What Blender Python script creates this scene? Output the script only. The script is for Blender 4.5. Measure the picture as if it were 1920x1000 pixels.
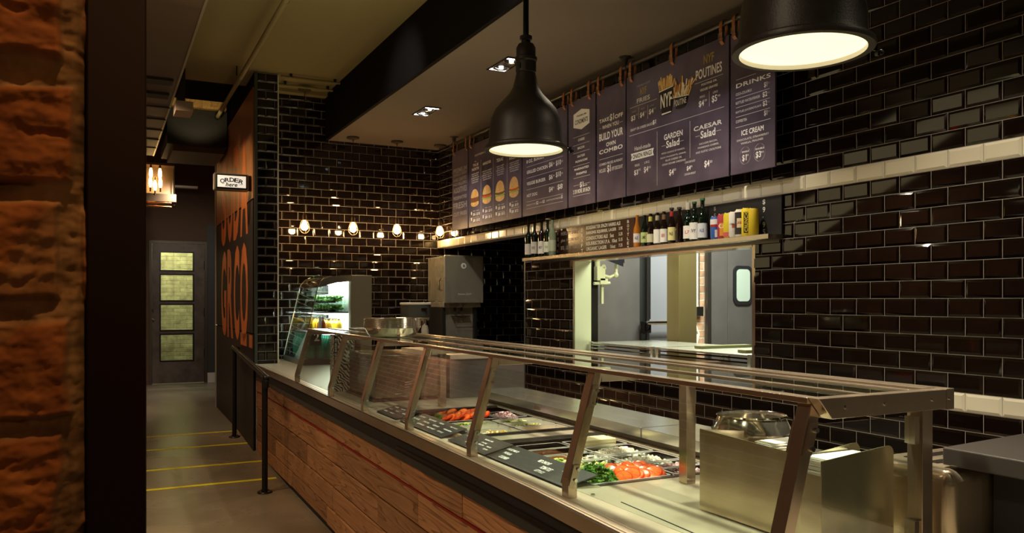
import bpy, bmesh, math, random
from math import sin, cos, pi, radians, atan2, sqrt
from mathutils import Vector, Matrix, noise
random.seed(7)
for o in list(bpy.data.objects): bpy.data.objects.remove(o)
SC = bpy.context.scene
COL = SC.collection
EYE = 1.385                       # lens height above the shop floor

# ------------------------------------------------------------------ camera
cam = bpy.data.cameras.new('camera'); camo = bpy.data.objects.new('camera', cam); COL.objects.link(camo)
camo.location = (0, 0, EYE); camo.rotation_euler = (radians(90), 0, -math.atan(765/1520))
cam.sensor_width = 36; cam.lens = 36*1520/1920; cam.shift_y = 64/1920
cam.clip_start = .02; cam.clip_end = 60
cam.dof.use_dof = True; cam.dof.focus_distance = 3.6; cam.dof.aperture_fstop = 30
SC.camera = camo
# ------------------------------------------------------------------ world, exposure
w = bpy.data.worlds.new('night'); SC.world = w; w.use_nodes = True
w.node_tree.nodes['Background'].inputs[0].default_value = (.9, .75, .5, 1)
w.node_tree.nodes['Background'].inputs[1].default_value = .004
SC.view_settings.view_transform = 'Standard'; SC.view_settings.look = 'None'
SC.view_settings.exposure = 0.42; SC.view_settings.gamma = 1; SC.view_settings.use_curve_mapping = False
# ------------------------------------------------------------------ room lights outside the frame or high up, and added fill lamps
def lamp(kind, name, loc, power, col, size=.1, target=None, angle=None, blend=.5, sizey=None):
    l = bpy.data.lights.new(name, kind); l.energy = power; l.color = col
    o = bpy.data.objects.new(name, l); COL.objects.link(o); o.location = loc
    if kind == 'AREA':
        l.size = size
        if sizey: l.shape = 'RECTANGLE'; l.size_y = sizey
    else: l.shadow_soft_size = size
    if kind == 'SPOT': l.spot_size = radians(angle or 80); l.spot_blend = blend
    if target:
        d = Vector(target)-Vector(loc); o.rotation_euler = d.to_track_quat('-Z', 'Y').to_euler()
    return o
WARM = (1, .62, .30); AMB = (1, .74, .45); COOL = (.93, 1, .86)
for i, (yy, pw) in enumerate(((6.43, 24), (4.92, 34), (3.4, 55), (1.9, 55), (.4, 40))):
    lamp('SPOT', 'recessed_beam', (2.43, yy, 2.96), pw, (1, .86, .64), .03, (2.43-.25, yy, 0), 110, .7)
for yy, pw in ((6.0, 30), (3.9, 42)):
    lamp('SPOT', 'menu_spot', (1.1, yy-.6, 3.36), pw, (1, .93, .92), .04, (3.05, yy, 2.42), 60, .9)
lamp('AREA', 'kitchen_light', (4.6, 4.9, 2.7), 90, COOL, 1.2, (4.6, 4.9, 0), sizey=.5)
lamp('AREA', 'kitchen_light', (3.75, 4.2, 2.2), 16, (.95, 1, .62), .6, (3.3, 4.9, 1.2), sizey=.3)
lamp('SPOT', 'dining_spot', (.10, .12, 2.75), 19, (1, .50, .20), .03, (-.12, .6, 1.35), 60, .6)
lamp('SPOT', 'dining_spot', (.3, -.9, 2.2), 5, (1, .48, .2), .05, (-.12, .6, 1.35), 50, .6)
lamp('SPOT', 'added_dining_fill', (-.45, 9.6, 3.0), 300, (1, .80, .58), .05, (-1.3, 10.6, 1.2), 110, .8)  # added lamp, brightens the left brick wall for its reflection in the guard
lamp('SPOT', 'added_dining_fill', (-.3, 5.4, 3.1), 60, (1, .78, .5), .05, (-.9, 6.0, .3), 120, .8)  # added unseen fill on the dining side
lamp('SPOT', 'added_letter_fill', (.05, 7.3, 3.12), 100, (1, .74, .46), .04, (1.2, 8.3, 1.9), 75, .8)  # added fill to brighten the wooden letters
lamp('SPOT', 'added_alcove_fill', (2.35, 6.1, 2.92), 34, (1, .93, .75), .03, (3.25, 7.6, 1.5), 50, .8)  # added spot to brighten the drink dispenser
for yy_ in (.9, 2.6, 4.3): lamp('SPOT', 'added_dining_fill', (-.75, yy_, 3.1), 50, (1, .80, .56), .05, (1.1, yy_+1.0, .35), 85, .8)  # unseen lamps added to brighten the plank front
lamp('SPOT', 'hall_light', (.95, 11.0, 2.9), 60, (1, .86, .68), .05, (1.0, 13.3, .9), 100, .8)
lamp('SPOT', 'added_joist_fill', (.95, 8.5, 3.12), 7, (1, .80, .42), .03, (.9, 9.28, 3.50), 60, .6)  # small added spot that brightens the pine joist
lamp('AREA', 'stair_light', (1.0, 14.5, 2.9), 42, (1, .97, .62), .8, (1.0, 15.3, 1.3), sizey=.4)
lamp('AREA', 'added_bounce_fill', (.7, 4.5, 2.5), 12, (1, .80, .42), 1.2, (1.2, 4.5, 3.5), sizey=5)  # unseen panel added in place of bounce light on the ceiling

# ------------------------------------------------------------------ materials
MATS = {}
def mat(name, col=(.5, .5, .5), rough=.5, metal=0, emit=None, es=0, trans=0, ior=1.5, spec=None, coat=0):
    m = bpy.data.materials.new(name); m.use_nodes = True
    b = m.node_tree.nodes['Principled BSDF']
    b.inputs['Base Color'].default_value = (*col, 1); b.inputs['Roughness'].default_value = rough
    b.inputs['Metallic'].default_value = metal; b.inputs['IOR'].default_value = ior
    if trans: b.inputs['Transmission Weight'].default_value = trans
    if coat: b.inputs['Coat Weight'].default_value = coat
    if spec is not None: b.inputs['Specular IOR Level'].default_value = spec
    if emit: b.inputs['Emission Color'].default_value = (*emit, 1); b.inputs['Emission Strength'].default_value = es
    MATS[name] = m; return m
def N(m, t, **k):
    n = m.node_tree.nodes.new(t)
    for a, b in k.items(): setattr(n, a, b)
    return n
def L(m, a, b): m.node_tree.links.new(a, b)
def vary(name, c1, c2, scale=(1, 1, 1), ns=4, detail=4, rough=(.4, .5), metal=0, bump=0, dist=0, coord='Object', bs=None, island=0):
    """noise-mixed colour, roughness and bump"""
    m = mat(name, c1, rough[0], metal); b = m.node_tree.nodes['Principled BSDF']
    tc = N(m, 'ShaderNodeTexCoord'); mp = N(m, 'ShaderNodeMapping'); mp.inputs['Scale'].default_value = scale
    L(m, tc.outputs[coord], mp.inputs['Vector'])
    nz = N(m, 'ShaderNodeTexNoise'); nz.inputs['Scale'].default_value = ns; nz.inputs['Detail'].default_value = detail
    nz.inputs['Distortion'].default_value = dist
    vec = mp.outputs[0]
    if island:
        g = N(m, 'ShaderNodeNewGeometry'); va = N(m, 'ShaderNodeVectorMath', operation='SCALE'); va.inputs[0].default_value = (13, 7, 21)
        L(m, g.outputs['Random Per Island'], va.inputs['Scale'])
        ad = N(m, 'ShaderNodeVectorMath', operation='ADD'); L(m, vec, ad.inputs[0]); L(m, va.outputs[0], ad.inputs[1]); vec = ad.outputs[0]
    L(m, vec, nz.inputs['Vector'])
    r = N(m, 'ShaderNodeValToRGB'); r.color_ramp.elements[0].position = .3; r.color_ramp.elements[1].position = .7
    r.color_ramp.elements[0].color = (*c1, 1); r.color_ramp.elements[1].color = (*c2, 1)
    L(m, nz.outputs[0], r.inputs[0]); out = r.outputs[0]
    if island:
        hs = N(m, 'ShaderNodeHueSaturation'); mr = N(m, 'ShaderNodeMapRange'); mr.inputs['To Min'].default_value = 1-island; mr.inputs['To Max'].default_value = 1+island
        L(m, g.outputs['Random Per Island'], mr.inputs['Value']); L(m, mr.outputs[0], hs.inputs['Value']); L(m, out, hs.inputs['Color']); out = hs.outputs[0]
    L(m, out, b.inputs['Base Color'])
    mr = N(m, 'ShaderNodeMapRange'); mr.inputs['To Min'].default_value = rough[0]; mr.inputs['To Max'].default_value = rough[1]
    L(m, nz.outputs[0], mr.inputs['Value']); L(m, mr.outputs[0], b.inputs['Roughness'])
    if bump:
        bp = N(m, 'ShaderNodeBump'); bp.inputs['Strength'].default_value = bump; bp.inputs['Distance'].default_value = .004
        src = nz.outputs[0]
        if bs:
            n2 = N(m, 'ShaderNodeTexNoise'); n2.inputs['Scale'].default_value = bs; n2.inputs['Detail'].default_value = 6
            L(m, vec, n2.inputs['Vector']); src = n2.outputs[0]
        L(m, src, bp.inputs['Height']); L(m, bp.outputs[0], b.inputs['Normal'])
    return m
def glassm(name, tint=(.93, .98, .95), rough=.01, ior=1.5):
    m = bpy.data.materials.new(name); m.use_nodes = True; nt = m.node_tree; nt.nodes.clear()
    o = N(m, 'ShaderNodeOutputMaterial'); mx = N(m, 'ShaderNodeMixShader'); t = N(m, 'ShaderNodeBsdfTransparent'); g = N(m, 'ShaderNodeBsdfGlossy')
    ge = N(m, 'ShaderNodeNewGeometry'); dt = N(m, 'ShaderNodeVectorMath', operation='DOT_PRODUCT'); L(m, ge.outputs['Incoming'], dt.inputs[0]); L(m, ge.outputs['Normal'], dt.inputs[1])
    ab = N(m, 'ShaderNodeMath', operation='ABSOLUTE'); L(m, dt.outputs['Value'], ab.inputs[0])
    om = N(m, 'ShaderNodeMath', operation='SUBTRACT'); om.inputs[0].default_value = 1; L(m, ab.outputs[0], om.inputs[1])
    pw = N(m, 'ShaderNodeMath', operation='POWER'); pw.inputs[1].default_value = 5; L(m, om.outputs[0], pw.inputs[0])
    f = N(m, 'ShaderNodeMath', operation='MULTIPLY_ADD'); f.inputs[1].default_value = .955; f.inputs[2].default_value = .045; L(m, pw.outputs[0], f.inputs[0])
    f.use_clamp = True; t.inputs[0].default_value = (*tint, 1); g.inputs['Roughness'].default_value = 0
    L(m, f.outputs[0], mx.inputs[0]); L(m, t.outputs[0], mx.inputs[1]); L(m, g.outputs[0], mx.inputs[2]); L(m, mx.outputs[0], o.inputs[0])
    MATS[name] = m; return m
def brickm(name, c1, c2, mo, bw=.2, rh=.065, bump=.6, vert='X'):
    m = mat(name, c1, .85); b = m.node_tree.nodes['Principled BSDF']
    tc = N(m, 'ShaderNodeTexCoord'); sp = N(m, 'ShaderNodeSeparateXYZ'); cb = N(m, 'ShaderNodeCombineXYZ')
    L(m, tc.outputs['Object'], sp.inputs[0]); L(m, sp.outputs[vert], cb.inputs[0]); L(m, sp.outputs['Z'], cb.inputs[1])
    br = N(m, 'ShaderNodeTexBrick'); br.inputs['Scale'].default_value = 1; br.inputs['Brick Width'].default_value = bw; br.inputs['Row Height'].default_value = rh
    br.inputs['Mortar Size'].default_value = .006; br.inputs['Mortar Smooth'].default_value = .4; br.inputs['Bias'].default_value = 0
    br.inputs['Color1'].default_value = (*c1, 1); br.inputs['Color2'].default_value = (*c2, 1); br.inputs['Mortar'].default_value = (*mo, 1)
    nz = N(m, 'ShaderNodeTexNoise'); nz.inputs['Scale'].default_value = 9; nz.inputs['Detail'].default_value = 6
    L(m, tc.outputs['Object'], nz.inputs['Vector'])
    va = N(m, 'ShaderNodeVectorMath', operation='MULTIPLY_ADD'); va.inputs[1].default_value = (.02, .02, .0)
    L(m, nz.outputs[1], va.inputs[0]); L(m, cb.outputs[0], va.inputs[2]); L(m, va.outputs[0], br.inputs['Vector'])
    mx = N(m, 'ShaderNodeMix', data_type='RGBA', blend_type='MULTIPLY'); mx.inputs[0].default_value = .7
    L(m, br.outputs[0], mx.inputs[6]); r = N(m, 'ShaderNodeValToRGB'); r.color_ramp.elements[0].position = .3; r.color_ramp.elements[0].color = (.35, .33, .3, 1); r.color_ramp.elements[1].position = .65
    L(m, nz.outputs[0], r.inputs[0]); L(m, r.outputs[0], mx.inputs[7]); L(m, mx.outputs[2], b.inputs['Base Color'])
    bp = N(m, 'ShaderNodeBump'); bp.inputs['Strength'].default_value = bump; bp.inputs['Distance'].default_value = .02
    su = N(m, 'ShaderNodeMath', operation='SUBTRACT'); L(m, nz.outputs[0], su.inputs[0]); L(m, br.outputs[1], su.inputs[1])
    L(m, su.outputs[0], bp.inputs['Height']); L(m, bp.outputs[0], b.inputs['Normal'])
    return m

tile = mat('black_glazed_tile', (.0065, .0035, .0024), .055, spec=.6)
cream = mat('cream_glazed_tile', (.80, .76, .60), .12)
grout = mat('pale_grout', (.38, .345, .31), .85)
steel = vary('brushed_steel', (.50, .46, .38), (.58, .53, .44), (2, 5, 5), 3, 2, (.22, .30), .9)
steelv = vary('steel_sheet', (.55, .455, .32), (.64, .54, .39), (5, 5, .9), 2.2, 2, (.12, .30), .82)
bronze = vary('brushed_bronze_steel', (.44, .355, .26), (.50, .41, .31), (12, 2, 2), 3, 2, (.16, .26), .85)
worktop = vary('worktop_steel', (.66, .57, .44), (.71, .62, .48), (3, 6, 3), 2, 2, (.30, .38), .6)
chrome = mat('chrome', (.75, .74, .70), .07, 1)
potst = mat('polished_steel', (.78, .73, .64), .12, .95)
darkst = mat('dark_steel', (.10, .09, .08), .3, .8)
blackm = mat('black_painted_metal', (.012, .010, .009), .35, .3)
blackmat = mat('black_matte', (.008, .007, .006), .7)
greygreen = mat('grey_green_strip', (.035, .036, .028), .5)
greym = mat('charcoal_wall_paint', (.030, .030, .031), .6)
brownwall = mat('brown_wall_paint', (.070, .034, .014), .7)
olive = vary('olive_ceiling_paint', (.20, .17, .07), (.22, .18, .08), (1, 1, 1), 1.2, 2, (.8, .85), 0)
taupe = vary('taupe_ceiling_paint', (.122, .094, .076), (.134, .104, .083), (1, 1, 1), 1.5, 2, (.7, .8), 0)
soffit = mat('black_soffit_paint', (.004, .003, .0025), .9, spec=.1)
ductm = vary('brown_panel', (.050, .030, .018), (.085, .052, .030), (1, 3, 1), 2, 4, (.45, .6), 0)
glass = glassm('clear_glass', (.94, .98, .96))
gtop = glassm('shelf_glass', (.86, .94, .90), .015)
lensm = mat('lamp_lens', (1, .95, .8), .4, emit=(1, .92, .60), es=.80)
bulbm = mat('glowing_filament_bulb', (1, 1, 1), .4, emit=(1, .60, .24), es=105)
hallbulb = mat('hall_filament_bulb', (1, 1, 1), .4, emit=(1, .62, .22), es=9)
dlm = mat('downlight_lamp', (1, 1, 1), .4, emit=(.93, .97, 1), es=9)
addedstrip = mat('added_dim_strip', (1, 1, 1), .4, emit=(.85, 1, .93), es=3.5)  # glow for the strip added under the middle shelf
striplight = mat('strip_light', (1, 1, 1), .4, emit=(.90, 1, .93), es=13)
boardm = vary('purple_slate_print', (.056, .043, .070), (.120, .092, .135), (1, 1, 1), 5, 5, (.32, .42), 0)
chalkb = vary('brown_chalkboard', (.018, .008, .004), (.028, .012, .006), (1, 1, 1), 6, 4, (.12, .2), 0)
inkw = mat('white_ink', (.86, .85, .83), .5); inkl = mat('pale_grey_ink', (.62, .61, .60), .5); inkd = mat('grey_ink', (.30, .28, .31), .5)
inkg = mat('gold_ink', (.36, .26, .05), .5); inkk = mat('black_ink', (.012, .012, .012), .5)
chalk = mat('chalk', (.62, .60, .55), .8); chalkd = mat('faint_chalk', (.25, .20, .17), .8)
red = mat('red_paint', (.30, .012, .004), .5); yellow = mat('yellow_tape', (.90, .74, .01), .5)
leather = vary('tan_leather', (.22, .075, .020), (.32, .12, .035), (8, 8, 8), 4, 3, (.45, .6), 0)
paper = mat('white_paper', (.80, .78, .72), .7)
cagem = mat('antique_bronze', (.12, .08, .05), .35, .8)
copper = mat('copper_pipe', (.55, .24, .10), .2, 1)
slate = mat('dark_slate_card', (.028, .028, .031), .38)
rubber = mat('black_rubber', (.012, .012, .013), .5)

def woodm(name, c1, c2, c3, ringscale=9, island=.25, rough=.55, sc=(1, .12, 1)):
    m = mat(name, c1, rough); b = m.node_tree.nodes['Principled BSDF']
    tc = N(m, 'ShaderNodeTexCoord'); g = N(m, 'ShaderNodeNewGeometry')
    va = N(m, 'ShaderNodeVectorMath', operation='SCALE'); va.inputs[0].default_value = (3.1, 7.7, 5.3); L(m, g.outputs['Random Per Island'], va.inputs['Scale'])
    ad = N(m, 'ShaderNodeVectorMath', operation='ADD'); L(m, tc.outputs['Object'], ad.inputs[0]); L(m, va.outputs[0], ad.inputs[1])
    mp = N(m, 'ShaderNodeMapping'); mp.inputs['Scale'].default_value = sc; L(m, ad.outputs[0], mp.inputs[0])
    nz = N(m, 'ShaderNodeTexNoise'); nz.inputs['Scale'].default_value = 4; nz.inputs['Detail'].default_value = 2; L(m, mp.outputs[0], nz.inputs['Vector'])
    mu = N(m, 'ShaderNodeMath', operation='MULTIPLY'); mu.inputs[1].default_value = ringscale; L(m, nz.outputs[0], mu.inputs[0])
    fr = N(m, 'ShaderNodeMath', operation='FRACT'); L(m, mu.outputs[0], fr.inputs[0])
    r = N(m, 'ShaderNodeValToRGB'); e = r.color_ramp.elements; e[0].color = (*c1, 1); e[1].color = (*c1, 1)
    a = e.new(.75); a.color = (*c2, 1); a = e.new(.93); a.color = (*c3, 1); L(m, fr.outputs[0], r.inputs[0])
    n2 = N(m, 'ShaderNodeTexNoise'); n2.inputs['Scale'].default_value = 60; n2.inputs['Detail'].default_value = 4; L(m, mp.outputs[0], n2.inputs['Vector'])
    n3 = N(m, 'ShaderNodeTexNoise'); n3.inputs['Scale'].default_value = 2.5; n3.inputs['Detail'].default_value = 4; L(m, ad.outputs[0], n3.inputs['Vector'])
    hs = N(m, 'ShaderNodeHueSaturation'); mr = N(m, 'ShaderNodeMapRange'); mr.inputs['To Min'].default_value = 1-island; mr.inputs['To Max'].default_value = 1+island
    L(m, g.outputs['Random Per Island'], mr.inputs['Value']); L(m, mr.outputs[0], hs.inputs['Value']); L(m, r.outputs[0], hs.inputs['Color'])
    mx = N(m, 'ShaderNodeMix', data_type='RGBA', blend_type='MULTIPLY'); mx.inputs[0].default_value = .65; L(m, hs.outputs[0], mx.inputs[6])
    rr = N(m, 'ShaderNodeValToRGB'); rr.color_ramp.elements[0].position = .3; rr.color_ramp.elements[0].color = (.45, .4, .36, 1); rr.color_ramp.elements[1].position = .6
    mm = N(m, 'ShaderNodeMath', operation='ADD'); m2 = N(m, 'ShaderNodeMath', operation='MULTIPLY'); m2.inputs[1].default_value = .5
    L(m, n2.outputs[0], mm.inputs[0]); L(m, n3.outputs[0], mm.inputs[1]); L(m, mm.outputs[0], m2.inputs[0]); L(m, m2.outputs[0], rr.inputs[0])
    L(m, rr.outputs[0], mx.inputs[7]); L(m, mx.outputs[2], b.inputs['Base Color'])
    bp = N(m, 'ShaderNodeBump'); bp.inputs['Strength'].default_value = .25; bp.inputs['Distance'].default_value = .003; L(m, m2.outputs[0], bp.inputs['Height']); L(m, bp.outputs[0], b.inputs['Normal'])
    return m
planks = woodm('reclaimed_pine', (.52, .25, .105), (.42, .19, .072), (.22, .088, .030), 17, .30, .5, (1.2, .12, 2.0))
panelwood = woodm('veneer_panel', (.30, .13, .045), (.26, .105, .035), (.18, .07, .02), 6, .1, .4, (1, 4, .12))
lettwood = woodm('orange_stained_wood', (.62, .17, .035), (.52, .13, .025), (.38, .085, .015), 6, .12, .4, (1, 3, .3))
beamwood = woodm('pale_pine', (.70, .42, .13), (.6, .34, .1), (.42, .22, .06), 8, .1)
brick_left = brickm('old_red_brick', (.42, .17, .09), (.30, .12, .07), (.46, .38, .30), vert='Y')
brick_yel = brickm('yellow_painted_brick', (.50, .46, .25), (.36, .33, .18), (.34, .31, .17), .22, .07, .5)
brick_red = brickm('orange_brick', (.62, .36, .22), (.5, .28, .17), (.70, .62, .5), .2, .07, .5)

# ------------------------------------------------------------------ mesh builder
class MB:
    def __init__(s): s.v = []; s.f = []; s.m = []; s.mats = []
    def mi(s, m):
        if m not in s.mats: s.mats.append(m)
        return s.mats.index(m)
    def add(s, vs, fs, m, M=None):
        o = len(s.v); k = s.mi(m)
        for p in vs:
            p = Vector(p)
            if M is not None: p = M @ p
            s.v.append(p)
        for f in fs: s.f.append([i+o for i in f]); s.m.append(k)
        return s
    def box(s, a, b, m, M=None):
        x0, y0, z0 = [min(a[i], b[i]) for i in range(3)]; x1, y1, z1 = [max(a[i], b[i]) for i in range(3)]
        vs = [(x0, y0, z0), (x1, y0, z0), (x1, y1, z0), (x0, y1, z0), (x0, y0, z1), (x1, y0, z1), (x1, y1, z1), (x0, y1, z1)]
        return s.add(vs, [(0, 3, 2, 1), (4, 5, 6, 7), (0, 1, 5, 4), (1, 2, 6, 5), (2, 3, 7, 6), (3, 0, 4, 7)], m, M)
    def bar(s, p, q, wx, wy, m, up=(0, 0, 1)):
        p = Vector(p); q = Vector(q); d = (q-p).normalized(); u = Vector(up)
        if abs(d.dot(u)) > .98: u = Vector((0, 1, 0))
        a = d.cross(u).normalized(); b = a.cross(d).normalized()
        vs = [p+a*sx*wx/2+b*sy*wy/2 for sx, sy in ((-1, -1), (1, -1), (1, 1), (-1, 1))]+[q+a*sx*wx/2+b*sy*wy/2 for sx, sy in ((-1, -1), (1, -1), (1, 1), (-1, 1))]
        return s.add(vs, [(3, 2, 1, 0), (4, 5, 6, 7), (0, 1, 5, 4), (1, 2, 6, 5), (2, 3, 7, 6), (3, 0, 4, 7)], m)
    def tube(s, pts, r, m, n=12, cap=True, r1=None):
        pts = [Vector(p) for p in pts]; k = len(pts); vs = []; prev = None
        for i, p in enumerate(pts):
            d = (pts[min(i+1, k-1)]-pts[max(i-1, 0)]).normalized()
            u = Vector((0, 0, 1)) if abs(d.z) < .9 else Vector((1, 0, 0))
            if prev is not None:
                a = (prev-d*prev.dot(d)).normalized()
            else: a = d.cross(u).normalized()
            prev = a; b = d.cross(a)
            rr = r if r1 is None else r+(r1-r)*i/(k-1)
            vs += [p+(a*cos(2*pi*j/n)+b*sin(2*pi*j/n))*rr for j in range(n)]
        fs = [(i*n+j, i*n+(j+1) % n, (i+1)*n+(j+1) % n, (i+1)*n+j) for i in range(k-1) for j in range(n)]
        if cap: fs += [tuple(range(n))[::-1], tuple(range((k-1)*n, k*n))]
        return s.add(vs, fs, m)
    def lathe(s, prof, c, m, n=32, M=None, a0=0, a1=2*pi):
        vs = []; full = abs(a1-a0-2*pi) < 1e-6; nn = n if full else n+1
        for r, z in prof: vs += [(c[0]+r*cos(a0+(a1-a0)*j/n), c[1]+r*sin(a0+(a1-a0)*j/n), c[2]+z) for j in range(nn)]
        fs = [(i*nn+j, i*nn+(j+1) % nn, (i+1)*nn+(j+1) % nn, (i+1)*nn+j) for i in range(len(prof)-1) for j in range(nn if full else n)]
        return s.add(vs, fs, m, M)
    def disc(s, c, r, m, n=32, ry=None, M=None, a=(1, 0, 0), b=(0, 1, 0)):
        a = Vector(a); b = Vector(b); c = Vector(c); ry = ry or r
        return s.add([c+a*r*cos(2*pi*j/n)+b*ry*sin(2*pi*j/n) for j in range(n)], [tuple(range(n))], m, M)
    def poly(s, pts, m, th=None):
        k = len(pts); pts = [Vector(p) for p in pts]
        if th is None: return s.add(pts, [tuple(range(k))], m)
        th = Vector(th); q = [p+th for p in pts]
        return s.add(pts+q, [tuple(range(k))[::-1], tuple(range(k, 2*k))]+[(i, (i+1) % k, (i+1) % k+k, i+k) for i in range(k)], m)
    def ball(s, c, r, m, n=10, sc=(1, 1, 1), jit=0):
        prof = []; vs = []; k = n//2
        for i in range(k+1):
            t = pi*i/k
            for j in range(n):
                q = r*(1+jit*(random.random()-.5))
                vs.append((c[0]+sc[0]*q*sin(t)*cos(2*pi*j/n), c[1]+sc[1]*q*sin(t)*sin(2*pi*j/n), c[2]+sc[2]*q*cos(t)))
        fs = [(i*n+j, (i+1)*n+j, (i+1)*n+(j+1) % n, i*n+(j+1) % n) for i in range(k) for j in range(n)]
        return s.add(vs, fs, m)
    def build(s, name, parent=None, smooth=35, bevel=0, origin=None):
        me = bpy.data.meshes.new(name); o = bpy.data.objects.new(name, me); COL.objects.link(o)
        off = Vector((0, 0, 0))
        if parent is None and origin is not None: off = Vector(origin)
        if parent is not None: off = PW[parent.name].copy()
        me.from_pydata([tuple(p-off) for p in s.v], [], s.f)
        for m in s.mats: me.materials.append(m)
        me.polygons.foreach_set('material_index', s.m)
        bm = bmesh.new(); bm.from_mesh(me); bmesh.ops.remove_doubles(bm, verts=bm.verts, dist=1e-6) if smooth and len(s.v) < 60000 else None
        bmesh.ops.recalc_face_normals(bm, faces=bm.faces) if smooth else None
        bm.to_mesh(me); bm.free()
        if smooth:
            me.polygons.foreach_set('use_smooth', [True]*len(me.polygons)); me.set_sharp_from_angle(angle=radians(smooth))
        if bevel:
            b = o.modifiers.new('bevel', 'BEVEL'); b.width = bevel; b.segments = 2; b.limit_method = 'ANGLE'; b.angle_limit = radians(50); b.harden_normals = False
        me.update()
        if parent is not None: o.parent = parent; PW[o.name] = off
        else: o.location = off; PW[o.name] = off
        return o
PW = {}
def tag(o, label=None, cat=None, group=None, kind=None):
    if label: o['label'] = label
    if cat: o['category'] = cat
    if group: o['group'] = group
    if kind: o['kind'] = kind
    return o
def struct(mb, name, smooth=35, **k):
    o = mb.build(name, smooth=smooth, **k); o['kind'] = 'structure'; return o
def thing(name, label, cat, loc, group=None):
    o = bpy.data.objects.new(name, None); COL.objects.link(o); o.location = loc; o.empty_display_size = .05
    o.matrix_world = Matrix.Translation(loc); PW[o.name] = Vector(loc)
    return tag(o, label, cat, group)
def copy_thing(src, loc, label=None, group=None, rotz=0):
    r = src.copy(); COL.objects.link(r); r.location = loc; r.rotation_euler = (0, 0, rotz)
    if label: r['label'] = label
    if group: r['group'] = group
    PW[r.name] = Vector(loc)
    for ch in src.children:
        c = ch.copy(); COL.objects.link(c); c.parent = r
        for g in ch.children:
            d = g.copy(); COL.objects.link(d); d.parent = c
    return r
TC = {}
def glyphs(sx, big=0):
    if (sx, big) in TC: return TC[(sx, big)]
    cu = bpy.data.curves.new('t', 'FONT'); cu.body = sx; cu.resolution_u = 3; cu.space_character = 1.05; cu.offset = .022 if not big else .032
    ob = bpy.data.objects.new('t', cu); me = ob.to_mesh()
    vs = [(v.co.x, v.co.y) for v in me.vertices]; fs = [tuple(p.vertices) for p in me.polygons]
    ob.to_mesh_clear(); bpy.data.objects.remove(ob); bpy.data.curves.remove(cu)
    x0 = min(v[0] for v in vs); x1 = max(v[0] for v in vs); y0 = min(v[1] for v in vs); y1 = max(v[1] for v in vs)
    vs = [((x-x0)/(x1-x0), (y-y0)/(y1-y0)-.5) for x, y in vs]
    TC[(sx, big)] = (vs, fs); return TC[(sx, big)]
def write(mb, s, p, right, up, wd, h, m, arc=0):
    """text with its left-centre at p"""
    vs, fs = glyphs(s); p = Vector(p); r = Vector(right); u = Vector(up)
    mb.add([p+r*(x*wd)+u*(y*h+arc*(1-(2*x-1)**2)) for x, y in vs], fs, m)
def sweep(mb, prof, ys, m, closed=True, fx=None):
    """profile of (dx, z) swept along the slightly curved counter front"""
    k = len(prof); vs = []
    for y in ys: vs += [(fx(y)+dx, y, z) for dx, z in prof]
    fs = [(i*k+j, i*k+(j+1) % k, (i+1)*k+(j+1) % k, (i+1)*k+j) for i in range(len(ys)-1) for j in range(k if closed else k-1)]
    if closed: fs += [tuple(range(k))[::-1], tuple(range((len(ys)-1)*k, len(ys)*k))]
    mb.add(vs, fs, m)
TX = {}
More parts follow.
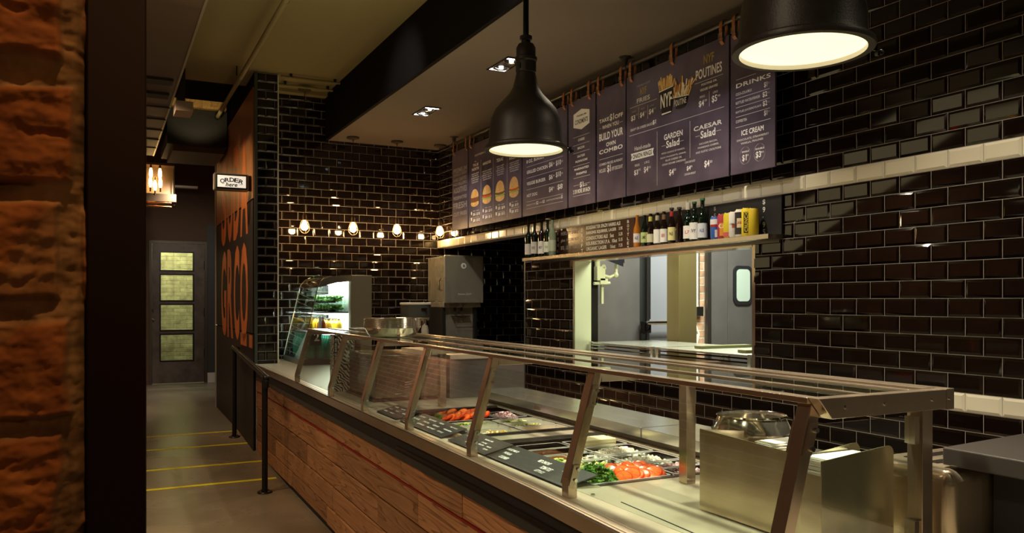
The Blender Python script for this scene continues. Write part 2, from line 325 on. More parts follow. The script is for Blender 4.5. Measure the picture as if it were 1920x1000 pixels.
TX['big'] = [('HAND-CUT', 4.277, 4.139, 2.756, 0.0134, 'd'), ('NYF', 4.245, 4.177, 2.716, 0.0456, 'g'), ('FRIES', 4.28, 4.141, 2.662, 0.0292, 'l'), ('REG', 4.331, 4.287, 2.603, 0.0099, 'd'), ('MED', 4.235, 4.194, 2.603, 0.0097, 'd'), ('LRG', 4.141, 4.099, 2.603, 0.0096, 'd'), ('$3', 4.343, 4.298, 2.561, 0.0371, 'w'), ('95', 4.292, 4.269, 2.577, 0.0135, 'd'), ('$4', 4.245, 4.201, 2.564, 0.0365, 'w'), ('05', 4.196, 4.176, 2.576, 0.0133, 'd'), ('$4', 4.151, 4.104, 2.565, 0.0359, 'w'), ('95', 4.101, 4.079, 2.577, 0.0131, 'd'), ('NYF', 3.632, 3.545, 2.755, 0.0515, 'g'), ('POUTINES', 3.701, 3.479, 2.682, 0.0569, 'w'), ('POUTINE OR,', 3.651, 3.519, 2.616, 0.0141, 'w'), ('VEGGIE GRAVIES', 3.664, 3.513, 2.588, 0.0141, 'w'), ('REG', 3.664, 3.622, 2.55, 0.0131, 'l'), ('LRG', 3.553, 3.513, 2.552, 0.0129, 'l'), ('$4', 3.674, 3.629, 2.51, 0.0384, 'w'), ('99', 3.625, 3.604, 2.522, 0.0131, 'l'), ('$5', 3.563, 3.519, 2.514, 0.0429, 'w'), ('99', 3.515, 3.493, 2.524, 0.0128, 'l'), ('GRAVY OR CHEESE SAUCE', 4.351, 4.114, 2.488, 0.0159, 'l'), ('$1', 4.111, 4.079, 2.492, 0.0298, 'w'), ('Hand-made', 4.305, 4.134, 2.361, 0.0268, 'l'), ('REG', 4.301, 4.251, 2.253, 0.0147, 'l'), ('LRG', 4.199, 4.147, 2.257, 0.0145, 'l'), ('$3', 4.31, 4.266, 2.206, 0.0369, 'w'), ('95', 4.264, 4.238, 2.22, 0.0147, 'l'), ('$4', 4.204, 4.159, 2.21, 0.0423, 'w'), ('95', 4.159, 4.132, 2.22, 0.0144, 'l'), ('GARDEN', 3.998, 3.82, 2.379, 0.0345, 'w'), ('Salad', 3.976, 3.85, 2.332, 0.0432, 'w'), ('WITH CHOICE OF RANCH,', 4.023, 3.801, 2.282, 0.0115, 'l'), ('DIJON VINAIGRETTE, CAESAR,', 4.033, 3.788, 2.256, 0.0115, 'l'), ('BLUE CHEESE OR', 3.982, 3.828, 2.236, 0.0115, 'l'), ('ASIAN SESAME DRESSING', 4.017, 3.792, 2.214, 0.0115, 'l'), ('$4', 3.948, 3.904, 2.156, 0.0404, 'w'), ('50', 3.903, 3.882, 2.169, 0.0138, 'l'), ('CHAR BROILED', 3.799, 3.707, 2.196, 0.0123, 'l'), ('$4', 3.782, 3.747, 2.158, 0.0291, 'w'), ('00', 3.749, 3.731, 2.166, 0.0112, 'l'), ('CHICKEN BREAST', 3.803, 3.701, 2.126, 0.0123, 'l'), ('CAESAR', 3.719, 3.478, 2.376, 0.0261, 'w'), ('Salad', 3.659, 3.533, 2.333, 0.0434, 'w'), ('INCLUDES BACON,', 3.67, 3.517, 2.281, 0.0119, 'l'), ('PARMESAN CHEESE,', 3.682, 3.505, 2.26, 0.0119, 'l'), ('AND RUSTIC CROUTONS', 3.701, 3.486, 2.236, 0.0119, 'l'), ('$4', 3.626, 3.583, 2.159, 0.0424, 'w'), ('50', 3.581, 3.559, 2.168, 0.014, 'l')]
TX['drinks'] = [('DRINKS', 3.367, 3.112, 2.542, 0.0235, 'w'), ('COCA-COLA/MILK', 3.369, 3.247, 2.497, 0.015, 'l'), ('BOTTLED WATER/PERRIER', 3.369, 3.187, 2.45, 0.0149, 'l'), ("BOTTLED JUICES/BOYLAN'S", 3.369, 3.179, 2.399, 0.0149, 'l'), ('COFFEE/TEA', 3.369, 3.284, 2.35, 0.0151, 'l'), ('$1', 3.159, 3.137, 2.5, 0.0303, 'w'), ('95', 3.134, 3.118, 2.505, 0.0096, 'd'), ('$2', 3.17, 3.137, 2.451, 0.0303, 'w'), ('05', 3.134, 3.118, 2.455, 0.0096, 'd'), ('$2', 3.168, 3.137, 2.404, 0.0303, 'w'), ('50', 3.134, 3.118, 2.408, 0.0096, 'd'), ('$1', 3.159, 3.137, 2.353, 0.0303, 'w'), ('50', 3.134, 3.118, 2.359, 0.0096, 'd'), ('ICE CREAM', 3.326, 3.162, 2.282, 0.0284, 'w'), ('CHOCOLATE, STRAWBERRY', 3.362, 3.125, 2.245, 0.0124, 'l'), ('VANILLA, PRALINES', 3.331, 3.166, 2.225, 0.0124, 'l'), ('SINGLE', 3.323, 3.27, 2.179, 0.0087, 'w'), ('DOUBLE', 3.221, 3.159, 2.178, 0.0086, 'w'), ('$1', 3.32, 3.288, 2.145, 0.0375, 'w'), ('99', 3.29, 3.272, 2.157, 0.0112, 'l'), ('$3', 3.219, 3.181, 2.146, 0.0379, 'w'), ('99', 3.181, 3.161, 2.156, 0.011, 'l')]
TX['combo'] = [('TAKE', 4.721, 4.6, 2.617, 0.0251, 'w'), ('$1', 4.59, 4.541, 2.618, 0.0511, 'w'), ('OFF', 4.531, 4.436, 2.614, 0.0276, 'w'), ('WHEN YOU', 4.683, 4.483, 2.569, 0.0264, 'w'), ('BUILD YOUR', 4.721, 4.436, 2.505, 0.0512, 'w'), ('OWN', 4.634, 4.522, 2.445, 0.0281, 'w'), ('COMBO', 4.721, 4.439, 2.404, 0.0281, 'w'), ('COMBO PRICES ALREADY', 4.721, 4.438, 2.318, 0.0165, 'l'), ('INCLUDE', 4.721, 4.642, 2.275, 0.0252, 'l'), ('$1', 4.622, 4.581, 2.277, 0.0547, 'w'), ('OFF DISCOUNT', 4.57, 4.438, 2.272, 0.0245, 'l')]
TX['cond'] = [('PREMIUM', 5.018, 4.892, 2.714, 0.0123, 'k'), ('CONDIMENTS', 5.042, 4.869, 2.672, 0.0333, 'k'), ('CHEESE', 5.0, 4.913, 2.54, 0.0175, 'w'), ('BACON', 5.005, 4.916, 2.482, 0.0175, 'w'), ('SAUTEED', 5.01, 4.908, 2.423, 0.0158, 'w'), ('MUSHROOMS', 5.036, 4.875, 2.388, 0.0158, 'w'), ('MARINATED', 5.053, 4.856, 2.333, 0.0158, 'w'), ('PINEAPPLE', 5.025, 4.885, 2.299, 0.0158, 'w'), ('$1', 4.975, 4.93, 2.214, 0.0438, 'w'), ('EACH', 4.928, 4.879, 2.205, 0.0104, 'w'), ('2 OR MORE .80 EACH', 5.07, 4.84, 2.173, 0.0298, 'w')]
TX['price'] = [('SALMON BURGER', 5.797, 5.498, 2.601, 0.0231, 'w'), ('8 OZ. BURGER', 5.797, 5.507, 2.505, 0.0266, 'w'), ('GRILLED CHICKEN', 5.793, 5.449, 2.419, 0.0265, 'w'), ('VEGGIE BURGER', 5.793, 5.484, 2.326, 0.0266, 'w'), ('HOT DOG', 5.793, 5.617, 2.23, 0.025, 'w'), ('$6', 5.428, 5.372, 2.424, 0.0428, 'w'), ('$6', 5.428, 5.372, 2.328, 0.0428, 'w'), ('$4', 5.428, 5.372, 2.235, 0.0428, 'w'), ('$5', 5.282, 5.228, 2.606, 0.0419, 'w'), ('$10', 5.321, 5.245, 2.421, 0.0438, 'w'), ('$10', 5.321, 5.245, 2.333, 0.0438, 'w'), ('$8', 5.298, 5.223, 2.237, 0.0436, 'w'), ('99', 5.365, 5.344, 2.427, 0.0153, 'l'), ('99', 5.365, 5.344, 2.334, 0.0153, 'l'), ('99', 5.368, 5.348, 2.243, 0.0153, 'l'), ('99', 5.237, 5.217, 2.425, 0.015, 'l'), ('99', 5.237, 5.217, 2.335, 0.015, 'l'), ('99', 5.237, 5.217, 2.246, 0.015, 'l'), ('DOUBLE PATTY ADD', 5.797, 5.645, 2.154, 0.0107, 'l'), ('$2', 5.635, 5.598, 2.155, 0.0283, 'w'), ('OR', 5.585, 5.538, 2.153, 0.0105, 'l'), ('$2', 5.531, 5.495, 2.155, 0.0261, 'w'), ('SUBSTITUTE POUTINE ADD', 5.472, 5.248, 2.156, 0.0119, 'l'), ('$1', 5.243, 5.22, 2.159, 0.0301, 'w')]
TX['burger'] = [('SOUTHERN SIGNATURES', 6.821, 6.385, 2.719, 0.0181, 'l'), ('THE', 6.828, 6.79, 2.662, 0.0103, 'w'), ('TRUE', 6.866, 6.741, 2.633, 0.0247, 'w'), ('NORTH', 6.884, 6.733, 2.597, 0.0268, 'w'), ('HANGOVER', 6.643, 6.472, 2.616, 0.026, 'w'), ('TEXAS', 6.358, 6.229, 2.601, 0.029, 'w'), ('FIREBALL', 6.111, 5.915, 2.582, 0.028, 'w'), ('ANGUS BEEF', 6.9, 6.733, 2.554, 0.0113, 'l'), ('AGED CHEDDAR', 6.889, 6.743, 2.535, 0.0113, 'l'), ('SMOKED BACON', 6.905, 6.728, 2.515, 0.0113, 'l'), ('LETTUCE TOMATO', 6.895, 6.738, 2.495, 0.0113, 'l'), ('HOUSE SAUCE', 6.884, 6.748, 2.476, 0.0113, 'l'), ('ANGUS BEEF', 6.655, 6.458, 2.546, 0.011, 'l'), ('AGED CHEDDAR', 6.645, 6.468, 2.527, 0.011, 'l'), ('SMOKED BACON', 6.66, 6.454, 2.509, 0.011, 'l'), ('LETTUCE TOMATO', 6.65, 6.463, 2.49, 0.011, 'l'), ('HOUSE SAUCE', 6.64, 6.472, 2.471, 0.011, 'l'), ('ANGUS BEEF', 6.358, 6.212, 2.547, 0.0106, 'l'), ('AGED CHEDDAR', 6.349, 6.221, 2.529, 0.0106, 'l'), ('SMOKED BACON', 6.362, 6.208, 2.511, 0.0106, 'l'), ('LETTUCE TOMATO', 6.353, 6.216, 2.492, 0.0106, 'l'), ('HOUSE SAUCE', 6.344, 6.225, 2.474, 0.0106, 'l'), ('ANGUS BEEF', 6.107, 5.929, 2.54, 0.0103, 'l'), ('AGED CHEDDAR', 6.098, 5.938, 2.523, 0.0103, 'l'), ('SMOKED BACON', 6.111, 5.925, 2.505, 0.0103, 'l'), ('LETTUCE TOMATO', 6.103, 5.934, 2.487, 0.0103, 'l'), ('HOUSE SAUCE', 6.094, 5.942, 2.469, 0.0103, 'l'), ('$6', 6.861, 6.808, 2.18, 0.0289, 'w'), ('$10', 6.783, 6.709, 2.179, 0.0286, 'w'), ('$8', 6.861, 6.808, 2.124, 0.0289, 'w'), ('$12', 6.783, 6.709, 2.124, 0.0286, 'w'), ('REG', 6.859, 6.813, 2.212, 0.0083, 'l'), ('COMBO', 6.788, 6.723, 2.211, 0.0082, 'l'), ('$6', 6.595, 6.545, 2.185, 0.028, 'w'), ('$10', 6.521, 6.451, 2.184, 0.0277, 'w'), ('$8', 6.595, 6.545, 2.131, 0.028, 'w'), ('$12', 6.521, 6.451, 2.131, 0.0277, 'w'), ('REG', 6.592, 6.549, 2.216, 0.008, 'l'), ('COMBO', 6.526, 6.465, 2.215, 0.0079, 'l'), ('$5', 6.329, 6.282, 2.183, 0.0271, 'w'), ('$9', 6.26, 6.195, 2.182, 0.0268, 'w'), ('$8', 6.329, 6.282, 2.13, 0.0271, 'w'), ('$12', 6.26, 6.195, 2.131, 0.0268, 'w'), ('REG', 6.326, 6.286, 2.213, 0.0077, 'l'), ('COMBO', 6.264, 6.208, 2.212, 0.0077, 'l'), ('$6', 6.069, 6.025, 2.18, 0.0262, 'w'), ('$10', 6.005, 5.944, 2.18, 0.026, 'w'), ('$8', 6.069, 6.025, 2.129, 0.0262, 'w'), ('$12', 6.005, 5.944, 2.13, 0.026, 'w'), ('REG', 6.067, 6.03, 2.209, 0.0075, 'l'), ('COMBO', 6.009, 5.956, 2.208, 0.0074, 'l')]
TX['premium'] = [('PREMIUM', 7.33, 7.009, 2.642, 0.0451, 'd'), ('ANGUS BEEF', 7.33, 7.009, 2.601, 0.0279, 'd'), ('HAND CRAFTED', 7.33, 7.009, 2.553, 0.0322, 'd'), ('NO FILLERS', 7.33, 7.009, 2.51, 0.0279, 'd'), ('ADDITIVES', 7.33, 7.009, 2.451, 0.0537, 'd'), ('PRESERVATIVES', 7.33, 7.009, 2.376, 0.0344, 'd'), ('FRESH', 7.33, 7.009, 2.301, 0.0602, 'd'), ('CUT FRIES', 7.33, 7.009, 2.22, 0.0365, 'd')]
LN = {'big': [(3.71, 2.636, 3.47, 2.636), (3.584, 2.566, 3.584, 2.482), (4.261, 2.621, 4.261, 2.547), (4.164, 2.615, 4.164, 2.528), (4.356, 2.635, 4.07, 2.63), (4.365, 2.45, 3.462, 2.457), (4.067, 2.429, 4.067, 2.095), (3.753, 2.432, 3.753, 2.218), (4.021, 2.33, 3.982, 2.329), (3.847, 2.331, 3.81, 2.33), (3.704, 2.331, 3.665, 2.33), (3.527, 2.331, 3.487, 2.331)], 'drinks': [(3.367, 2.576, 3.219, 2.575), (3.369, 2.475, 3.12, 2.474), (3.369, 2.425, 3.118, 2.426), (3.369, 2.374, 3.118, 2.375), (3.371, 2.317, 3.113, 2.32)], 'combo': [(4.721, 2.57, 4.695, 2.568), (4.473, 2.567, 4.439, 2.566), (4.721, 2.356, 4.439, 2.352)], 'cond': [(5.07, 2.568, 4.846, 2.565), (5.07, 2.51, 4.846, 2.505), (5.07, 2.45, 4.846, 2.453), (5.07, 2.356, 4.846, 2.358), (5.065, 2.271, 4.84, 2.271), (5.065, 2.218, 4.98, 2.217), (4.921, 2.217, 4.84, 2.217), (5.07, 2.14, 4.84, 2.144)], 'price': [(5.797, 2.462, 5.215, 2.462), (5.797, 2.374, 5.215, 2.37), (5.797, 2.279, 5.215, 2.278), (5.797, 2.179, 5.215, 2.183), (5.797, 2.127, 5.215, 2.124)], 'burger': [(6.686, 2.661, 6.686, 2.088), (6.426, 2.643, 6.426, 2.087), (6.152, 2.621, 6.152, 2.089), (6.931, 2.148, 6.728, 2.152), (6.66, 2.154, 6.454, 2.156), (6.385, 2.15, 6.208, 2.154), (6.111, 2.156, 5.925, 2.159)]}
BURG = [(6.822, 2.334, 0.207, 0.17), (6.56, 2.336, 0.209, 0.175), (6.29, 2.334, 0.204, 0.188), (6.023, 2.334, 0.196, 0.182)]
# ================================================================== THE SETTING
TH, TW, G = .0782, .1547, .0029          # tile pitch and joint width
ZB = EYE+.557                            # bottom of the upper cream course
WX = 3.17                                # plane of the tiled serving wall
def tiles(mb, O, R, Nn, u0, u1, z0, z1, ph, holes=(), white=(), clip=True):
    """bevelled metro tiles on the plane O + R*u + Z*z, facing Nn; ph = joint phase"""
    R = Vector(R); Nn = Vector(Nn); O = Vector(O); Z = Vector((0, 0, 1))
    k0 = math.floor((z0-ZB)/TH); k1 = math.ceil((z1-ZB)/TH)
    for k in range(k0, k1):
        a, b = max(ZB+k*TH+G/2, z0), min(ZB+(k+1)*TH-G/2, z1)
        if b-a < .008: continue
        p = ph+(TW/2 if k % 2 else 0)
        j0 = math.floor((u0-p)/TW); j1 = math.ceil((u1-p)/TW)
        for j in range(j0, j1):
            segs = [(max(p+j*TW+G/2, u0), min(p+(j+1)*TW-G/2, u1))]
            for (h0, h1, hz0, hz1) in holes:
                if (a+b)/2 > hz0 and (a+b)/2 < hz1:
                    ns = []
                    for (c, d) in segs:
                        if d <= h0 or c >= h1: ns.append((c, d)); continue
                        if c < h0: ns.append((c, h0))
                        if d > h1: ns.append((h1, d))
                    segs = ns
            for (c, d) in segs:
                if d-c < .008: continue
                e = min(.011, (d-c)*.3, (b-a)*.3); t1 = .0006; t2 = .0058
                q0 = random.uniform(-.0007, .0007); q1 = random.uniform(-.0007, .0007); q = [q0+q1, -q0+q1, -q0-q1, q0-q1]
                vs = []
                for (uu, zz) in ((c, a), (d, a), (d, b), (c, b)): vs.append(O+R*uu+Z*zz)
                for (uu, zz) in ((c, a), (d, a), (d, b), (c, b)): vs.append(O+R*uu+Z*zz+Nn*t1)
                for i, (uu, zz) in enumerate(((c+e, a+e), (d-e, a+e), (d-e, b-e), (c+e, b-e))): vs.append(O+R*uu+Z*zz+Nn*(t2+q[i]))
                fs = [(8, 9, 10, 11)]+[(i, (i+1) % 4, (i+1) % 4+4, i+4) for i in range(4)]+[(i+4, (i+1) % 4+4, (i+1) % 4+8, i+8) for i in range(4)]
                mb.add(vs, fs, cream if k in white else tile)

# serving wall with the kitchen pass and the alcove
OP = (3.363, 5.243, .965, 1.686)          # pass opening y0 y1 z0 z1
AL = (6.05, 8.06, -1, ZB)                 # alcove opening
mb = MB()
def wallpiece(y0, y1, z0, z1): mb.box((WX, y0, z0), (WX+.13, y1, z1), grout)
wallpiece(-2.6, OP[0], 0, 3.0); wallpiece(OP[0], OP[1], 0, OP[2]); wallpiece(OP[0], OP[1], OP[3], 3.0)
wallpiece(OP[1], AL[0], 0, 3.0); wallpiece(AL[0], AL[1], ZB, 3.0)
tiles(mb, (WX, 0, 0), (0, 1, 0), (-1, 0, 0), .2, AL[0], .55, 3.0, 2.221, [OP], white=(0, -13))
tiles(mb, (WX, 0, 0), (0, 1, 0), (-1, 0, 0), AL[0], AL[1], ZB, 3.0, 2.221, white=(0, -13))
struct(mb, 'wall_right', smooth=0)
# back wall
mb = MB(); mb.box((1.30, 8.06, 0), (4.4, 8.2, 3.6), grout)
tiles(mb, (0, 8.06, 0), (1, 0, 0), (0, -1, 0), 1.3, 4.3, .7, 3.40, 3.015)
struct(mb, 'wall_back', smooth=0)
mb = MB(); mb.box((4.3, 6.05, 0), (4.4, 8.06, 3), soffit); mb.box((3.30, 6.0, 0), (3.96, 6.06, 2.4), darkst)
mb.box((3.30, 6.05, 2.4), (4.4, 8.06, 2.45), soffit)
struct(mb, 'wall_alcove_side')
# return wall with the lettering: tiled end, boarded long side
mb = MB(); mb.box((1.215, 7.51, .0), (1.40, 8.1, 3.43), grout)
tiles(mb, (0, 7.51, 0), (1, 0, 0), (0, -1, 0), 1.226, 1.408, .82, 3.43, 1.30)
struct(mb, 'wall_pillar', smooth=0)
mb = MB(); mb.box((1.402, 7.495, .8), (1.412, 8.06, 3.43), mat('trim_metal', (.72, .73, .66), .4, .3)); mb.box((1.200, 7.490, .79), (1.226, 7.51, 3.43), mat('grey_trim', (.09, .10, .09), .4, .6))
struct(mb, 'trim_1', smooth=0)
# long side of the return wall (very slightly splayed)
LW0 = Vector((1.202, 7.5, 0)); LW1 = Vector((1.252, 10.6, 0)); LD = (LW1-LW0).normalized(); LN_ = Vector((-LD.y, LD.x, 0))
FZ = .075                                # floor level beyond the ramp
def lw(t, z, off=0): return LW0+LD*t+Vector((0, 0, z))+LN_*off
mb = MB(); T1 = (LW1-LW0).length
mb.poly([lw(.04, 0), lw(T1, 0), lw(T1, 4.0), lw(.04, 4.0)], soffit, (.16, 0, 0))
struct(mb, 'wall_hall_right', smooth=0)
mb = MB(); mb.poly([lw(T1, .05, .004), lw(T1, 3.3, .004), lw(T1, 3.3, .024), lw(T1, .05, .024)], mat('worn_steel_edge', (.55, .50, .43), .4, .6), LD*.03)
struct(mb, 'trim_2', smooth=0)
# floor : flat shop floor, shallow ramp, hall floor
conc = vary('polished_concrete', (.20, .145, .088), (.33, .25, .158), (1, 1, 1), 1.6, 8, (.20, .34), 0, .05, .6, bs=30)
b_ = conc.node_tree.nodes['Principled BSDF']
concg = vary('grey_polished_concrete', (.16, .14, .108), (.25, .215, .165), (1, .35, 1), 2.2, 8, (.24, .36), 0, .04, .8)
def fz(y): return 0 if y < 6.2 else min((y-6.2)/2.3, 1)*FZ
mb = MB(); ys = [-2.6, 6.2, 8.5]
for a, b in zip(ys, ys[1:]): mb.add([(-1.3, a, fz(a)), (8, a, fz(a)), (8, b, fz(b)), (-1.3, b, fz(b))], [(0, 1, 2, 3)], conc)
mb.box((-1.3, 6.3, -.3), (8, 8.5, -.02), conc)
struct(mb, 'floor', smooth=0)
mb = MB(); mb.add([(-1.3, 8.5, FZ), (8, 8.5, FZ), (8, 16, FZ), (-1.3, 16, FZ)], [(0, 1, 2, 3)], concg)
struct(mb, 'floor_hall', smooth=0)
# ceilings
mb = MB(); mb.box((-1.3, -2.6, 3.435), (2.0, 8.06, 3.55), olive); mb.box((1.3, 7.96, 3.40), (2.0, 8.06, 3.44), olive)
struct(mb, 'ceiling', smooth=0)
mb = MB(); mb.box((2.0, -2.6, 2.985), (3.3, 8.06, 3.03), taupe)
struct(mb, 'ceiling_lowered', smooth=0)
mb = MB(); mb.box((1.97, -2.6, 2.985), (2.0, 8.06, 3.55), soffit); struct(mb, 'trim_3', smooth=0)
mb = MB(); mb.box((-1.3, 8.2, 4.0), (1.5, 13.9, 4.1), soffit); struct(mb, 'ceiling_hall', smooth=0)
mb = MB(); mb.box((-1.3, 8.06, 3.435), (1.3, 8.16, 4.0), soffit); struct(mb, 'trim_4', smooth=0)
# far hall wall with the doorway
DX0, DX1, DZ1, DY = .665, 1.435, 2.285, 13.8
mb = MB(); mb.box((-1.3, DY, 0), (DX0-.04, DY+.12, 4), brownwall); mb.box((DX1+.04, DY, 0), (1.62, DY+.12, 4), brownwall); mb.box((DX0-.04, DY, DZ1+.04), (DX1+.04, DY+.12, 4), brownwall)
mb.box((DX1+.04, DY-.006, FZ), (1.62, DY, 2.6), greym)
struct(mb, 'wall_far', smooth=0)
mb = MB(); mb.box((1.6, 10.55, 0), (1.7, DY, 4), greym); mb.box((1.25, 10.55, 0), (1.7, 10.6, 4), greym); struct(mb, 'wall_hall_side', smooth=0)
mb = MB(); mb.box((DX1+.045, DY-.025, FZ), (1.6, DY-.006, FZ+.155), mat('baseboard_paint', (.50, .48, .46), .5)); struct(mb, 'baseboard_far', smooth=0)
mb = MB(); mb.box((-.6, 15.4, -.2), (2.6, 15.5, 3.2), brick_yel); mb.box((-.6, DY+.12, -.1), (2.6, 15.4, FZ), mat('dark_green_floor', (.03, .04, .03), .5)); mb.box((-.6, DY+.12, 3.1), (2.6, 15.4, 3.2), brick_yel)
mb.box((-.7, DY+.12, -.1), (-.6, 15.4, 3.1), brick_yel); mb.box((2.6, DY+.12, -.1), (2.7, 15.4, 3.1), brick_yel)
struct(mb, 'wall_stairwell', smooth=0)
# door
doorm = vary('weathered_dark_door', (.055, .042, .036), (.11, .088, .078), (1, 1, 1), 7, 5, (.4, .6), .2, .1)
frm = mat('door_frame_paint', (.060, .045, .035), .45, .3)
mb = MB(); mb.box((DX0-.04, DY-.03, FZ), (DX0, DY+.1, DZ1+.04), frm); mb.box((DX1, DY-.03, FZ), (DX1+.04, DY+.1, DZ1+.04), frm); mb.box((DX0, DY-.03, DZ1), (DX1, DY+.1, DZ1+.04), frm)
door = struct(mb, 'door_1', smooth=0)
wx0, wx1 = .795, 1.262; rows = [(2.14, 1.865), (1.785, 1.39), (1.315, .925), (.845, .445)]
mb = MB(); mb.box((DX0+.004, DY, FZ+.01), (wx0, DY+.045, DZ1-.004), doorm); mb.box((wx1, DY, FZ+.01), (DX1-.004, DY+.045, DZ1-.004), doorm)
zz = [DZ1-.004]+[v for r in rows for v in r]+[FZ+.01]
for i in range(0, len(zz), 2): mb.box((wx0, DY, zz[i]), (wx1, DY+.045, zz[i+1]), doorm)
for t, b in rows:
    for a, c in (((wx0-.02, DY-.006, b-.02), (wx0, DY, t+.02)), ((wx1, DY-.006, b-.02), (wx1+.02, DY, t+.02)), ((wx0, DY-.006, t), (wx1, DY, t+.02)), ((wx0, DY-.006, b-.02), (wx1, DY, b))): mb.box(a, c, blackm)
leaf = mb.build('door_leaf', door, smooth=0)
for t, b in rows: MB().box((wx0, DY+.02, b), (wx1, DY+.026, t), glass).build('pane', leaf, smooth=0)
mb = MB()
for z in (1.95, 1.2, .55): mb.tube([(DX1-.002, DY-.008, z-.07), (DX1-.002, DY-.008, z+.07)], .009, blackm)
mb.build('hinge', door)
mb = MB(); mb.box((.655, DY-.012, 1.195), (.69, DY, 1.255), chrome); mb.tube([(.672, DY, 1.10), (.672, DY-.05, 1.10), (.70, DY-.05, 1.09)], .010, chrome)
mb.build('door_handle', leaf)
# left wall of the dining side (red brick) and the room behind the camera
mb = MB(); mb.box((-1.42, -2.6, 0), (-1.3, 13.8, 4), brick_left); struct(mb, 'wall_left', smooth=0)
mb = MB(); mb.box((-1.3, -2.7, 0), (3.3, -2.6, 3.6), brownwall); struct(mb, 'wall_front', smooth=0)

# foreground: rough old brick pier end with real relief
def rough_brick():
    mb = MB(); nx, nz = 190, 460; x0, x1, z0, z1 = -.235, -.010, 1.07, 1.67
    CH, BL = .0765, .20
    def h(x, z):
        n1 = noise.fractal(Vector((x*45, 3.1, z*60)), .8, 2.2, 6); n2 = noise.fractal(Vector((x*11, 9.0, z*13)), 1, 2, 3); n3 = noise.noise(Vector((x*22, 5, z*9)))
        zz = z-1.3795+.0050*n2+.0025*n3
        row = math.floor(zz/CH); f = (zz/CH) % 1; dz = min(f, 1-f)*CH
        u = (x+.006*n2+.004*n3-(-.012 if row % 2 else -.019)) / .205 % 1; dx = min(u, 1-u)*.205
        jw = .0045+.006*max(0, noise.noise(Vector((x*9, 2, z*7)))+.25)
        t = min(max(0, min(1, (dz-jw)/.005)), max(0, min(1, (dx-.006)/.005))); t = t*t*(3-2*t)
        layer = noise.noise(Vector((x*26, 1, z*110)))*.0016+noise.noise(Vector((x*12, 7, z*45)))*.0022
        pit = max(0, noise.noise(Vector((x*60, 4, z*90)))-.35)*.009
        patch = max(0, min(1, (noise.noise(Vector((x*16+3, 8, z*12+1)))-.22)*6))
        return t*(1-patch*.6), t*.0075-patch*.003 + n1*.0024 + layer*(.5+t*.5) - pit
    vs = []; cols = []
    for i in range(nz):
        for j in range(nx):
            x = x0+(x1-x0)*j/(nx-1); z = z0+(z1-z0)*i/(nz-1); t, d = h(x, z)
            if j >= nx-8: d -= ((j-(nx-9))/8)**2*.012
            vs.append((x, .612-d, z)); cols.append(t)
    fs = [(i*nx+j, i*nx+j+1, (i+1)*nx+j+1, (i+1)*nx+j) for i in range(nz-1) for j in range(nx-1)]
    m = mat('rough_orange_brick', (.4, .13, .03), .9); b = m.node_tree.nodes['Principled BSDF']
    at = N(m, 'ShaderNodeAttribute'); at.attribute_name = 'brick'
    tc = N(m, 'ShaderNodeTexCoord'); nz_ = N(m, 'ShaderNodeTexNoise'); nz_.inputs['Scale'].default_value = 30; nz_.inputs['Detail'].default_value = 6; L(m, tc.outputs['Object'], nz_.inputs['Vector'])
    r = N(m, 'ShaderNodeValToRGB'); r.color_ramp.elements[0].position = .3; r.color_ramp.elements[0].color = (.22, .065, .016, 1); r.color_ramp.elements[1].position = .68; r.color_ramp.elements[1].color = (.46, .18, .045, 1); L(m, nz_.outputs[0], r.inputs[0])
    r2 = N(m, 'ShaderNodeValToRGB'); r2.color_ramp.elements[0].position = .35; r2.color_ramp.elements[0].color = (.13, .075, .03, 1); r2.color_ramp.elements[1].position = .65; r2.color_ramp.elements[1].color = (.42, .26, .11, 1); L(m, nz_.outputs[0], r2.inputs[0])
    mx = N(m, 'ShaderNodeMix', data_type='RGBA'); L(m, at.outputs['Fac'], mx.inputs[0]); L(m, r2.outputs[0], mx.inputs[6]); L(m, r.outputs[0], mx.inputs[7]); L(m, mx.outputs[2], b.inputs['Base Color'])
    me = bpy.data.meshes.new('wall_pier'); me.from_pydata(vs, [], fs); me.materials.append(m)
    a = me.attributes.new('brick', 'FLOAT', 'POINT'); a.data.foreach_set('value', cols); me.polygons.foreach_set('use_smooth', [True]*len(fs)); me.update()
    o = bpy.data.objects.new('wall_pier', me); COL.objects.link(o); o['kind'] = 'structure'
    mb = MB(); mb.box((-1.3, .622, 0), (-.016, .70, 3.43), brick_left); mb.box((-1.3, .606, 0), (-.24, .622, 3.43), brick_red)
    mb.box((-.24, .606, 0), (-.016, .622, 1.06), brick_red); mb.box((-.24, .606, 1.68), (-.016, .622, 3.43), brick_red); struct(mb, 'wall_pier_core', smooth=0)
rough_brick()
jamb = vary('dark_brown_painted_steel', (.012, .005, .003), (.018, .0075, .0045), (1, 1, .2), 5, 3, (.4, .5), .3)
mb = MB(); mb.box((-.0105, .612, 0), (.0262, .652, 3.43), jamb); mb.box((-.016, .64, 0), (.0262, .70, 3.43), jamb); struct(mb, 'trim_5', smooth=0, bevel=.001)

# boxed soffit along the left of the ceiling, with its seams
mb = MB(); mb.box((-1.3, .75, 3.17), (.545, 10.9, 3.43), ductm)
for y, x0 in ((7.05, -1.2), (7.55, -1.2)): mb.box((x0, y, 3.150), (.50, y+.16, 3.17), blackmat)
for y in (8.1, 8.65, 9.2, 9.75, 10.3): mb.box((-1.2, y, 3.162), (.545, y+.03, 3.17), blackmat)
struct(mb, 'ceiling_bulkhead', smooth=0)
mb = MB(); mb.box((.535, .75, 3.165), (.551, 10.9, 3.180), mat('aluminium_edge', (.35, .30, .24), .4, .7)); struct(mb, 'trim_6', smooth=0)
